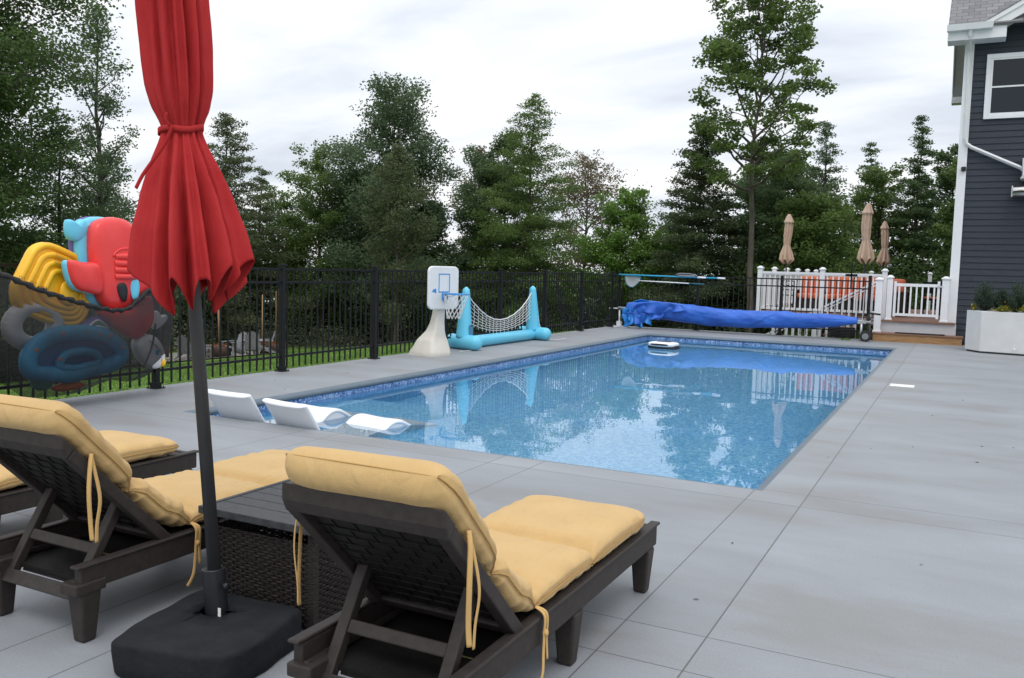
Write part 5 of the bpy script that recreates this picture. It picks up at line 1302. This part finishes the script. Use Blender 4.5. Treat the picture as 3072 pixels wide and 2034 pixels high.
# front gable: rake rises to the right from the eave return
mb = MB(); gx0, gz0, sl = 0.20, 7.08, 0.56
mb.hexa([(gx0, 22.46, gz0 - 0.12), (4.0, 22.46, gz0 - 0.12 + 3.8 * sl), (4.0, 22.93, gz0 - 0.12 + 3.8 * sl), (gx0, 22.93, gz0 - 0.12)],
        [(gx0 - 0.06, 22.46, gz0 + 0.10), (4.0, 22.46, gz0 + 0.14 + 3.8 * sl), (4.0, 22.93, gz0 + 0.14 + 3.8 * sl), (gx0 - 0.06, 22.93, gz0 + 0.10)])
mb.hexa([(gx0 - 0.02, 22.43, gz0 + 0.06), (4.0, 22.43, gz0 + 0.08 + 3.8 * sl), (4.0, 22.459, gz0 + 0.08 + 3.8 * sl), (gx0 - 0.02, 22.459, gz0 + 0.06)],
        [(gx0 - 0.08, 22.43, gz0 + 0.13), (4.0, 22.43, gz0 + 0.19 + 3.8 * sl), (4.0, 22.459, gz0 + 0.19 + 3.8 * sl), (gx0 - 0.08, 22.459, gz0 + 0.13)])
mb.build("rake_board", M_white, ho)
mb = MB(); mb.hexa([(gx0 - 0.05, 22.42, gz0 + 0.145), (4.0, 22.42, gz0 + 0.20 + 3.8 * sl), (4.0, 26.5, gz0 + 0.20 + 3.8 * sl), (gx0 - 0.05, 22.6, gz0 + 0.145)],
        [(gx0 - 0.05, 22.42, gz0 + 0.17), (4.0, 22.42, gz0 + 0.23 + 3.8 * sl), (4.0, 26.5, gz0 + 0.23 + 3.8 * sl), (gx0 - 0.05, 22.6, gz0 + 0.17)])
mb.build("gable_roof", sh, ho)
# window
wx0, wx1, wz0, wz1 = 0.20, 1.75, 5.14, 6.58
mb = MB()
for (a, b, c, d) in ((wx0, wx1, wz1 - 0.10, wz1), (wx0, wx1, wz0, wz0 + 0.09), (wx0, wx0 + 0.10, wz0 + 0.09, wz1 - 0.10), (wx1 - 0.10, wx1, wz0 + 0.09, wz1 - 0.10)): mb.box(a, b, WY - 0.075, WY - 0.022, c, d)
wn = mb.build("window", M_white, ho, bevel=0.006, seg=1)
mb = MB()
for (a, b, c, d) in ((wx0 + 0.10, wx1 - 0.10, wz1 - 0.135, wz1 - 0.101), (wx0 + 0.10, wx1 - 0.10, wz0 + 0.091, wz0 + 0.13), (wx0 + 0.101, wx0 + 0.135, wz0 + 0.13, wz1 - 0.135), (wx1 - 0.135, wx1 - 0.101, wz0 + 0.13, wz1 - 0.135), (wx0 + 0.135, wx1 - 0.135, 5.83, 5.865)): mb.box(a, b, WY - 0.062, WY - 0.024, c, d)
mb.build("sash", M_white, wn)
mb = MB(); mb.box(wx0 + 0.13, wx1 - 0.13, WY - 0.045, WY - 0.026, wz0 + 0.125, wz1 - 0.13); mb.build("pane", M_glass, wn)
# downspout
mb = MB(); D_pts = [(-0.17, 22.36, 7.05), (-0.17, 22.40, 6.92), (-0.165, 22.60, 6.80), (-0.16, 22.82, 6.66), (-0.15, 22.85, 6.55), (-0.13, 22.85, 4.72), (-0.10, 22.85, 4.60), (0.0, 22.85, 4.52), (1.02, 22.85, 4.02), (1.12, 22.85, 3.92)]
mb.tube(D_pts, 0.052, 4, smooth=False, flat=0.8); mb.build("downspout", M_white, ho)
mb = MB(); mb.hexa([(0.98, 22.2, 3.72), (7.5, 22.2, 3.72), (7.5, 22.93, 3.72), (1.05, 22.93, 3.72)], [(1.04, 22.2, 3.80), (7.5, 22.2, 3.80), (7.5, 22.93, 4.25), (1.04, 22.93, 4.25)]); mb.build("porch_roof", M_trim, ho, bevel=0.01)
mb = MB(); mb.box(-0.175, -0.075, WY - 0.13, WY - 0.056, 3.98, 4.08); tag(mb.build("outdoor_camera", M_rubber, bevel=0.02, seg=3), "small black cube camera on the white corner board of the house", "camera")
ht = thing("wall_heater", "polished steel wall heater on the dark siding at the right edge", "heater", (0.88, 22.72, 3.34))
mb = MB(); mb.tube([(0, 0, 0.15), (1.3, 0, 0.15)], 0.135, 24); mb.build("reflector_housing", M_steel, ht)
mb = MB(); mb.box(0.02, 1.28, -0.142, -0.130, 0.115, 0.150); mb.build("grille_slot", M_darkeye, ht)
mb = MB(); mb.box(0.30, 0.36, 0.10, 0.21, 0.10, 0.20); mb.build("bracket", M_black, ht)
mb = MB(); mb.box(-0.02, 0.0, -0.10, 0.10, 0.03, 0.27); mb.build("end_cap", M_whitepl, ht, bevel=0.008)

# ================================================================ PLANTER
pl = thing("large_planter", "tall pale grey box planter with shrubs against the house", "planter", (0, 0, 0))
poly = [(0.13, 20.91), (0.40, 20.45), (2.6, 20.02), (2.9, 20.75), (0.62, 21.35)]
cxp, cyp = 1.3, 20.7
inset = lambda s: [(cxp + (x - cxp) * s, cyp + (y - cyp) * s) for x, y in poly]
mb = MB(); mb.prism(poly, 0.035, 0.86); mb.build("box", M_planter, pl, bevel=0.008)
mb = MB(); mb.prism(inset(0.965), 0.0, 0.034); mb.build("plinth", M_sleeve, pl)
mb = MB(); mb.tube([(1.02, 20.30, 0.13), (1.02, 20.25, 0.13)], 0.02, 10); mb.build("drain_plug", M_whitepl, pl)
def shrub(label, x, y, w_, h_, seed):
    t = thing("planter_shrub", label, "shrub", (x, y, 0.86), 0, "grey green shrubs in the planter")
    rg = np.random.default_rng(seed); cs = []; mb = MB()
    for i in range(90):
        a = rg.uniform(0, 6.28); el = rg.uniform(0.35, 1.5); Ls = h_ * rg.uniform(0.65, 1.08) * (0.6 + 0.4 * sin(el))
        d = Vector((cos(a) * cos(el) * w_ / h_ * 1.5, sin(a) * cos(el) * 0.9, sin(el)))
        p1 = d * Ls * 0.5; p2 = d * Ls + Vector((0, 0, 0.03)); mb.tube([(0, 0, -0.02), p1, p2], [0.006, 0.004, 0.002], 4, cap=False)
        for k_ in range(60):
            f = rg.uniform(0.25, 1.03); cs.append(tuple(Vector((0, 0, 0)).lerp(p2, f) + Vector(rg.normal(size=3) * 0.022)))
    mb.build("stems", M_barkd, t); leaf_cloud("foliage", np.array(cs), 0.045, F_lav, t, seed, flat=1.3, asp=0.28)
shrub("bushy grey green shrub at the left end of the planter", 0.46, 20.85, 0.24, 0.56, 3)
shrub("bushy grey green shrub at the right of the planter by the photo edge", 1.02, 20.65, 0.24, 0.58, 4)
shrub("grey green shrub between the two taller shrubs of the planter", 0.75, 20.85, 0.15, 0.42, 5)
def flowers(label, x, y, w_, seed):
    t = thing("flower_clump", label, "flowers", (x, y, 0.86), 0, "yellow flowers in the planter")
    rg = np.random.default_rng(seed); c = np.stack([rg.normal(size=420) * w_ * 0.5, rg.normal(size=420) * 0.05, np.abs(rg.normal(size=420)) * 0.05 + 0.02], 1)
    leaf_cloud("petals", c[:130] + [0, -0.02, 0.0], 0.026, F_yel, t, seed, flat=0.3, asp=0.9); leaf_cloud("foliage", c, 0.04, F_mid, t, seed + 1, asp=0.4)
flowers("yellow flowers spilling over the middle of the planter edge", 0.80, 20.50, 0.17, 1)
flowers("yellow flowers at the right photo edge of the planter", 1.17, 20.42, 0.11, 2)
flowers("tiny tuft of yellow flowers at the left corner of the planter", 0.26, 20.82, 0.04, 6)

# ================================================================ BAG OF POOL FLOATS ON THE FENCE
def inflate(outline, X0, T, p=0.5, it=2, rings=9):
    pts = chaikin(outline, it); n_ = len(pts); cy = sum(q[0] for q in pts) / n_; cz = sum(q[1] for q in pts) / n_
    mb = MB(); vs = []
    for side in (1, -1):
        for k_ in range(rings + 1):
            a = pi / 2 * k_ / rings; s = 1 - (1 - cos(a)) if False else cos(a); tt = sin(a)
            s = 1 - (1 - s) * 1.0
            for (y, z) in pts: vs.append((X0 + side * T * (tt ** p if tt > 0 else 0), cy + (y - cy) * s, cz + (z - cz) * s))
    fs = []
    for sd_ in range(2):
        o = sd_ * (rings + 1) * n_
        for k_ in range(rings):
            for j in range(n_): fs.append((o + k_ * n_ + j, o + k_ * n_ + (j + 1) % n_, o + (k_ + 1) * n_ + (j + 1) % n_, o + (k_ + 1) * n_ + j))
    mb.add(vs, fs, smooth=True); return mb
def torus_path(outline, X, r_, n=10, it=2):
    pts = chaikin(outline, it); pts = pts + [pts[0], pts[1]]
    mb = MB(); mb.tube([(X, y, z) for y, z in pts], r_, n, cap=False); return mb
PLANE_BODY = [(5.978, 1.648), (5.988, 1.787), (6.061, 1.875), (6.224, 1.916), (6.392, 1.895), (6.495, 1.814), (6.563, 1.671), (6.633, 1.452), (6.712, 1.199), (6.666, 1.109), (6.469, 0.995), (6.296, 0.956), (6.163, 0.974), (6.082, 1.047), (6.035, 1.175), (5.983, 1.44)]
WING = [(5.678, 1.449), (5.723, 1.466), (5.859, 1.432), (5.953, 1.448), (6.032, 1.414), (6.071, 1.289), (6.061, 1.148), (5.996, 1.107), (5.886, 1.143), (5.794, 1.158), (5.727, 1.234), (5.691, 1.342)]
TAIL = [(5.804, 1.846), (5.839, 1.868), (5.885, 1.83), (5.931, 1.839), (5.979, 1.884), (6.041, 1.839), (6.106, 1.856), (6.104, 1.723), (6.039, 1.65), (5.913, 1.638), (5.836, 1.656), (5.802, 1.723)]
WIN1 = [(6.19, 1.215), (6.25, 1.245), (6.315, 1.235), (6.345, 1.147), (6.315, 1.015), (6.24, 1.07)]
WIN2 = [(6.364, 1.245), (6.416, 1.28), (6.478, 1.27), (6.486, 1.174), (6.468, 1.067), (6.423, 1.041), (6.379, 1.093)]
YELLOW = [(5.243, 1.178), (5.293, 1.289), (5.379, 1.441), (5.452, 1.581), (5.568, 1.632), (5.67, 1.615), (5.819, 1.559), (5.957, 1.5), (6.033, 1.284), (6.062, 1.015), (5.995, 0.833), (5.868, 0.782), (5.656, 0.82), (5.439, 0.897), (5.26, 0.995)]
BOAT = [(5.255, 0.565), (5.333, 0.664), (5.462, 0.748), (5.638, 0.779), (5.946, 0.777), (6.156, 0.724), (6.306, 0.615), (6.365, 0.494), (6.338, 0.409), (6.202, 0.348), (5.94, 0.33), (5.721, 0.268), (5.484, 0.319), (5.285, 0.339), (5.238, 0.436)]
REDLOW = [(6.048, 0.949), (6.13, 0.989), (6.468, 0.936), (6.702, 1.139), (6.737, 0.927), (6.717, 0.777), (6.607, 0.662), (6.447, 0.627), (6.31, 0.708), (6.194, 0.801)]
WHITE1 = [(6.465, 0.626), (6.662, 0.689), (6.772, 0.622), (6.864, 0.463), (6.844, 0.311), (6.695, 0.278), (6.533, 0.413)]
WHITE2 = [(6.823, 0.92), (6.879, 0.918), (6.878, 0.841), (6.993, 0.884), (7.002, 0.805), (6.877, 0.718), (6.802, 0.707)]
ORANGE = [(5.547, 0.202), (5.682, 0.242), (5.867, 0.237), (5.961, 0.191), (5.803, 0.153), (5.62, 0.153)]
GREENISH = [(5.397, 0.362), (5.571, 0.372), (5.613, 0.218), (5.465, 0.167), (5.366, 0.245)]
STRIPED = [(5.894, 0.798), (5.989, 0.864), (6.086, 0.903), (6.251, 0.853), (6.232, 0.724), (5.956, 0.753)]

fl = thing("red_plane_float", "red inflatable ride-on float with blue tail and windows sticking out of the bag", "pool float", (0, 0, 0))
bd = inflate(PLANE_BODY, -7.86, 0.13).build("body", M_redv, fl)
# seat ridges and windows on the face
mb = MB()
for (ya, za, yb, zb, r_) in ((6.19, 1.505, 6.47, 1.515, 0.032), (6.18, 1.44, 6.47, 1.425, 0.034), (6.18, 1.37, 6.47, 1.362, 0.034), (6.185, 1.30, 6.47, 1.30, 0.032)): mb.tube(spline([(-7.75, ya, za), (-7.725, (ya + yb) / 2, (za + zb) / 2), (-7.75, yb, zb)], 5), r_, 10)
mb.tube([(-7.735, 6.165 + 0.16 + 0.16 * cos(a * pi / 12 ), 1.50 + 0.09 * sin(a * pi / 12)) for a in range(13)], 0.012, 6)
mb.build("seat_ridges", M_redv, bd)
mb = inflate(WIN1, -7.742, 0.016, it=2, rings=3); mb.build("dark_window", M_darkeye, bd)
mb = inflate(WIN2, -7.742, 0.016, it=2, rings=3); mb.build("blue_window", M_vinylblue, bd)
sp_ = [(y - 0.075 if y < 6.3 else y - 0.02, z + 0.0) for y, z in PLANE_BODY]
inflate(sp_, -7.98, 0.09).build("blue_underside", M_vinylblue, fl)
inflate([(y - 0.095 if y < 6.3 else y - 0.06, z) for y, z in PLANE_BODY], -8.04, 0.05).build("purple_edge", M_purple, fl)
inflate(WING, -7.80, 0.085).build("wing", M_redv, fl)
inflate([(y - 0.018, z - 0.004) for y, z in WING], -7.84, 0.06).build("wing_edge", M_vinylblue, fl)
inflate(TAIL, -7.98, 0.075).build("tail", M_vinylblue, fl)
inflate(REDLOW, -7.86, 0.12).build("nose", M_redv, fl)

yf = thing("yellow_baby_float", "yellow inflatable lounger float with printed numbers in the bag's top left", "pool float", (0, 0, 0))
body = inflate(YELLOW, -8.03, 0.07).build("body", M_yellow, yf)
cy, cz = 5.78, 1.12
for k_, s in enumerate((0.93, 0.76, 0.60, 0.44)):
    pts = [(cy + (y - cy) * s, cz + (z - cz) * s) for y, z in YELLOW]
    torus_path(pts, -7.982 + k_ * 0.006, 0.034).build("air_tube", M_yellow, body)
mb = MB(); mb.ellip((-7.93, 5.80, 1.13), 0.03, 0.11, 0.13, 16, 10); mb.build("seat", M_yellow, body)
def text_mesh(txt, size, material, name, parent, M4):
    cu = bpy.data.curves.new(name, 'FONT'); cu.body = txt; cu.size = size; cu.align_x = 'CENTER'; cu.align_y = 'CENTER'; cu.extrude = 0.001
    tmp = bpy.data.objects.new(name, cu); C.objects.link(tmp)
    me = bpy.data.meshes.new_from_object(tmp.evaluated_get(bpy.context.evaluated_depsgraph_get()))
    bpy.data.objects.remove(tmp); me.materials.append(material)
    o = bpy.data.objects.new(name, me); C.objects.link(o); o.parent = parent; o.matrix_local = M4; return o
for txt, (y, z) in (("3", (5.292, 1.262)), ("2", (5.405, 1.215)), ("1", (5.512, 1.168))):
    M4 = Matrix.Translation((-7.918, y, z)) @ Matrix.Rotation(R(90), 4, 'Z') @ Matrix.Rotation(R(90), 4, 'X') @ Matrix.Rotation(R(160), 4, 'Z')
    text_mesh(txt, 0.055, M_yprint, "printed_number", body, M4)
    mb = MB()
    for (a, b, c, d) in ((-0.03, 0.03, 0.026, 0.030), (-0.03, 0.03, -0.030, -0.026), (-0.03, -0.026, -0.026, 0.026), (0.026, 0.03, -0.026, 0.026)): mb.box(-0.001, 0.001, a, b, c, d)
    o = mb.build("printed_frame", M_yprint, body); o.location = (-7.917, y, z); o.rotation_euler = (R(-20), 0, 0)
# small print blocks (illegible lines)
mb = MB(); rd = random.Random(2)
for i in range(9):
    y0 = 5.66 - 0.003 * i; z0 = 1.545 - i * 0.0145
    mb.hexa([(-7.921, y0, z0), (-7.921, y0 + 0.20, z0 - 0.075), (-7.919, y0 + 0.20, z0 - 0.075), (-7.919, y0, z0)], [(-7.921, y0, z0 + 0.003), (-7.921, y0 + 0.20, z0 - 0.072), (-7.919, y0 + 0.20, z0 - 0.072), (-7.919, y0, z0 + 0.003)])
mb.build("small_print", M_yprint, body)

rf = thing("grey_swim_ring", "round grey inflatable swim ring at the left inside the bag", "swim ring", (-8.02, 5.478, 0.812))
mb = MB()
def tor(u, v):
    a = 2 * pi * u; b = 2 * pi * v; r_ = 0.094 * (1 + 0.03 * sin(a * 30) * max(cos(b), 0)); Rm = 0.222
    return (r_ * sin(b) * 0.9, (Rm + r_ * cos(b)) * cos(a) * 1.02, (Rm + r_ * cos(b)) * sin(a) * 0.80)
mb.grid(tor, 90, 20, cu=True, cv=True); mb.build("ring", M_greyv, rf)
bo = thing("blue_boat_float", "large ocean blue inflatable baby boat at the bottom of the bag", "pool float", (0, 0, 0))
cb = inflate(BOAT, -7.91, 0.06).build("hull", M_boatd, bo)
torus_path([(5.82 + (y - 5.80) * 0.93, 0.525 + (z - 0.53) * 0.84) for y, z in BOAT], -7.86, 0.082, 14).build("rim_tube", M_boat, cb)
torus_path([(5.83 + (y - 5.80) * 0.40, 0.46 + (z - 0.53) * 0.34) for y, z in BOAT], -7.83, 0.045, 10).build("inner_seat", M_boat, cb)
rd = random.Random(6); mb = MB()
for (y, z, s) in ((5.62, 0.742, 0.022), (6.03, 0.715, 0.02), (6.16, 0.685, 0.024), (6.30, 0.56, 0.022), (5.34, 0.60, 0.022), (5.58, 0.49, 0.022), (5.90, 0.74, 0.015)): mb.ellip((-7.782, y, z), 0.006, s, s * 0.8, 8, 6)
mb.build("printed_fish", M_orangev, cb)
for (nm, lb_, ol, X_, T_, mm) in (("white_dolphin_float", "white inflatable dolphin float at the right inside the bag", WHITE1, -7.84, 0.11, M_whitev), ("orange_float", "flat orange float lying at the very bottom of the bag", ORANGE, -7.90, 0.05, M_orangev), ("green_float", "teal green float at the bottom left of the bag", GREENISH, -7.93, 0.06, M_greenv), ("striped_float", "purple and green striped float between the yellow and red floats", STRIPED, -7.90, 0.06, M_purple)):
    t = thing(nm, lb_, "pool float", (0, 0, 0)); b = inflate(ol, X_, T_).build("body", mm, t)
    if nm == "white_dolphin_float":
        inflate(WHITE2, -7.93, 0.05).build("tail", M_whitev, t)
        mb = MB(); mb.ellip((-7.735, 6.70, 0.48), 0.01, 0.035, 0.03, 10, 8); mb.build("eye", M_boat, b)
        mb = MB(); mb.ellip((-7.77, 6.80, 0.36), 0.04, 0.04, 0.05, 10, 8); mb.build("yellow_patch", M_yellow, b)
        mb = MB(); mb.tube(spline([(-7.725, 6.60, 0.62), (-7.73, 6.74, 0.50), (-7.745, 6.77, 0.38)], 4), 0.010, 6); mb.build("grey_band", M_greyv, b)
    if nm == "striped_float":
        mb = MB()
        for k_, mm2 in enumerate((0, 1, 0)): mb.tube(spline([(-7.845, 5.93 + k_ * 0.05, 0.77), (-7.835, 6.05, 0.85 - k_ * 0.03), (-7.845, 6.18, 0.76)], 5), 0.013, 6, mi=mm2)
        mb.build("stripe", [M_whitev, M_greenv], b)

# bag
bag_m = bpy.data.materials.new("black_mesh_netting"); bag_m.use_nodes = True
t_ = bag_m.node_tree; b_ = t_.nodes["Principled BSDF"]; b_.inputs["Base Color"].default_value = (0.012, 0.012, 0.014, 1); b_.inputs["Roughness"].default_value = 0.8
g_ = t_.nodes.new("ShaderNodeNewGeometry"); wv = t_.nodes.new("ShaderNodeTexNoise"); wv.inputs["Scale"].default_value = 3.0; t_.links.new(g_.outputs["Position"], wv.inputs[0])
mr_ = t_.nodes.new("ShaderNodeMapRange"); t_.links.new(wv.outputs[0], mr_.inputs[0]); mr_.inputs[1].default_value = 0.3; mr_.inputs[2].default_value = 0.7; mr_.inputs[3].default_value = 0.58; mr_.inputs[4].default_value = 0.78; t_.links.new(mr_.outputs[0], b_.inputs["Alpha"])
bag = thing("mesh_storage_bag", "black mesh storage bag full of pool floats hanging on the fence", "storage bag", (0, 0, 0))
RIM = [(4.95, 1.40), (5.061, 1.314), (5.342, 1.173), (5.628, 1.076), (5.933, 0.987), (6.126, 0.953), (6.293, 0.962), (6.432, 1.046), (6.592, 1.16), (6.72, 1.14), (6.86, 1.10), (7.06, 1.10)]
BOT = [(4.96, 0.46), (5.077, 0.40), (5.222, 0.25), (5.416, 0.10), (5.62, 0.08), (5.866, 0.09), (6.059, 0.15), (6.345, 0.20), (6.573, 0.14), (6.719, 0.17), (6.90, 0.28), (7.06, 0.5)]
def interp(K, y):
    for i in range(len(K) - 1):
        if K[i][0] <= y <= K[i + 1][0]: f = (y - K[i][0]) / (K[i + 1][0] - K[i][0]); return K[i][1] * (1 - f) + K[i + 1][1] * f
    return K[-1][1]
def bagf(u, v):
    y = 4.96 + 2.10 * u; zt, zb = interp(RIM, y), interp(BOT, y); z = zt + (zb - zt) * v
    e1 = sin(pi * u) ** 0.22 if 0 < u < 1 else 0; e2 = 0.80 + 0.20 * sin(pi * min(v * 1.2, 1)); e3 = math.sqrt(max(1 - max(0, (v - 0.75) / 0.25) ** 2, 0))
    x = -8.17 + 0.60 * e1 * e2 * (0.15 + 0.85 * e3) + 0.02 * noise.noise((y * 5, z * 5, 0)) * e1
    return (x, y, z)
mb = MB(); mb.grid(bagf, 70, 36); mb.build("netting", bag_m, bag, fix=False)
def bagback(u, v):
    p = bagf(u, v); return (-8.175 + 0.001 * v, p[1], p[2])
mb = MB(); pts = [bagf(i / 60, 0) for i in range(61)]
mb.tube([(x, y, z + 0.008 * sin(i * 1.7)) for i, (x, y, z) in enumerate(pts)], [0.020 + 0.007 * sin(i * 2.3) for i in range(61)], 8, flat=1.3); mb.build("gathered_rim", M_rubber, bag)
mb = MB(); mb.tube(spline([(-7.66, 6.62, 0.80), (-7.64, 6.55, 0.55), (-7.66, 6.46, 0.34)], 5), 0.010, 6); mb.build("strap", M_rubber, bag); mb = MB(); mb.tube(spline([(-7.70, 6.64, 1.16), (-7.90, 6.80, 1.22), (-8.15, 7.03, 1.32)], 5), 0.02, 6); mb.build("strap", M_rubber, bag)

# ================================================================ FIRE PIT AREA ON THE LAWN
def adirondack():
    t = thing("adirondack_chair", "", "adirondack chair", (0, 0, 0), 0, "grey adirondack chairs round the fire pit")
    mb = MB()     # seat slopes back; faces +x
    for s in (-1, 1):
        mb.prism([(0.42, 0.0), (0.50, 0.0), (0.50, 0.56), (0.42, 0.56)], s * 0.30 - 0.012, s * 0.30 + 0.012, axis='y'); mb.prism([(-0.55, 0.0), (-0.42, 0.0), (0.46, 0.30), (0.46, 0.40), (-0.2, 0.18)], s * 0.26 - 0.012, s * 0.26 + 0.012, axis='y')
        mb.box(-0.20, -0.14, s * 0.30 - 0.02, s * 0.30 + 0.02, 0.15, 0.56)
    mb.build("legs", M_grey_chair, t)
    mb = MB()
    for s in (-1, 1): mb.box(-0.28, 0.56, s * 0.33 - 0.07, s * 0.33 + 0.07, 0.56, 0.585)
    mb.build("arms", M_grey_chair, t)
    mb = MB()
    for i in range(6): x = -0.10 + i * 0.10; mb.box(x, x + 0.088, -0.26, 0.26, 0.22 + i * 0.028, 0.24 + i * 0.028)
    mb.build("seat", M_grey_chair, t)
    mb = MB()
    for i in range(5):
        y = (i - 2) * 0.112; hh = 0.95 - 0.035 * abs(i - 2) ** 1.6
        mb.hexa([(-0.12, y - 0.05, 0.20), (-0.12, y + 0.05, 0.20), (-0.10, y + 0.05, 0.20), (-0.10, y - 0.05, 0.20)], [(-0.36, y - 0.055, hh), (-0.36, y + 0.055, hh), (-0.34, y + 0.055, hh), (-0.34, y - 0.055, hh)])
    mb.build("back", M_grey_chair, t); return t
def gz_(x, y): return lawn_z(x, y) + 0.055
ad = adirondack(); ad.location = (-26.6, 24.5, gz_(-26.6, 24.5)); ad.rotation_euler = (0, 0, R(100)); ad['label'] = "grey adirondack chair left of the stone fire pit, seen from behind"
copy_tree(ad, (-25.7, 26.2, gz_(-25.7, 26.2)), R(-95), "grey adirondack chair turned towards the pool, left one of the right hand three")
copy_tree(ad, (-25.0, 26.3, gz_(-25.0, 26.3)), R(135), "grey adirondack chair turned away, middle one of the right hand three")
copy_tree(ad, (-25.2, 27.3, gz_(-25.2, 27.3)), R(225), "grey adirondack chair facing left, farthest right beside the right wooden post")
t = thing("fire_pit", "round grey stone block fire pit on the gravel", "fire pit", (-26.7, 25.7, gz_(-26.7, 25.7)))
mb = MB()
for r_i in range(3):
    for k_ in range(20):
        a = 2 * pi * (k_ + 0.5 * (r_i % 2)) / 20; Mx = Matrix.Rotation(a, 4, 'Z'); mb.box(0.62, 0.84, -0.108, 0.108, r_i * 0.15, r_i * 0.15 + 0.142, M=Mx)
mb.build("stone_ring", M_stone, t, bevel=0.012)
def pot_post(label, x, y, h, lean):
    t = thing("light_pole_planter", label, "post in pot", (x, y, gz_(x, y)), 0, "wooden posts standing in flower pots")
    mb = MB(); mb.tube([(0, 0, 0), (0, 0, 0.38), (0, 0, 0.40)], [0.26, 0.33, 0.30], 16); mb.build("pot", M_terra, t)
    mb = MB(); mb.tube([(0, 0, 0.3), (lean * h, 0, h)], 0.052, 8); mb.build("wooden_post", M_wood, t)
    mb = MB(); mb.tube([(lean * h, 0, h - 0.2), (lean * h + 0.06, -0.05, h - 0.2)], 0.01, 5); mb.build("hook", M_alu, t)
    rg = np.random.default_rng(int(x * -10)); c = rg.normal(size=(260, 3)) * [0.17, 0.17, 0.05] + [0, 0, 0.44]; leaf_cloud("foliage", c, 0.06, leaf_mat("pot_flowers", (0.08, 0.12, 0.03), (0.55, 0.08, 0.03)), t, 3)  # the pot's flowers: red petals and green leaves mixed in one cloud
def polar(px, dist):     # world x,y at a bearing
    return px
pot_post("wooden post in a flower pot beside the fire pit, nearest the umbrella pole", -25.2, 24.8, 2.45, -0.035)
pot_post("taller wooden post in a pot behind the adirondack chairs", -26.4, 28.4, 2.55, 0.012)
pot_post("wooden post in a flower pot at the right of the chairs", -25.7, 28.5, 2.65, 0.0)
pot_post("wooden post in a pot half hidden by the red umbrella hem", -28.5, 24.9, 2.45, 0.0)
mb = MB(); a = Vector((-26.37, 28.35, gz_(-26.4, 28.4) + 2.35)); b = Vector((-25.65, 28.45, gz_(-25.7, 28.5) + 2.45)); pts = [a.lerp(b, k_ / 10) + Vector((0, 0, -0.10 * (1 - (2 * k_ / 10 - 1) ** 2))) for k_ in range(11)]
t = thing("string_light", "thin string of bulbs between the two right wooden posts", "string lights", tuple(a))
mb.tube([p - a for p in pts], 0.006, 4); mb.build("wire", M_rubber, t)
for k_ in (2, 4, 6, 8):
    mb = MB(); q = pts[k_] - a; mb.ellip((q.x, q.y, q.z - 0.05), 0.03, 0.03, 0.045, 8, 6); mb.build("bulb", M_whitev, t)
mb = MB(); rd = random.Random(1)
cs = np.array([(-2.36 + rd.uniform(-.12, .12), 22.0 + rd.uniform(-.06, .06), 0.012 + rd.uniform(0, .02)) for _ in range(26)])
o = leaf_cloud("fallen_leaf_sprig", cs, 0.07, F_bright, seed=4, flat=0.2); tag(o, "small green leafy sprig lying on the deck beside the reel wheels", "leaf sprig")
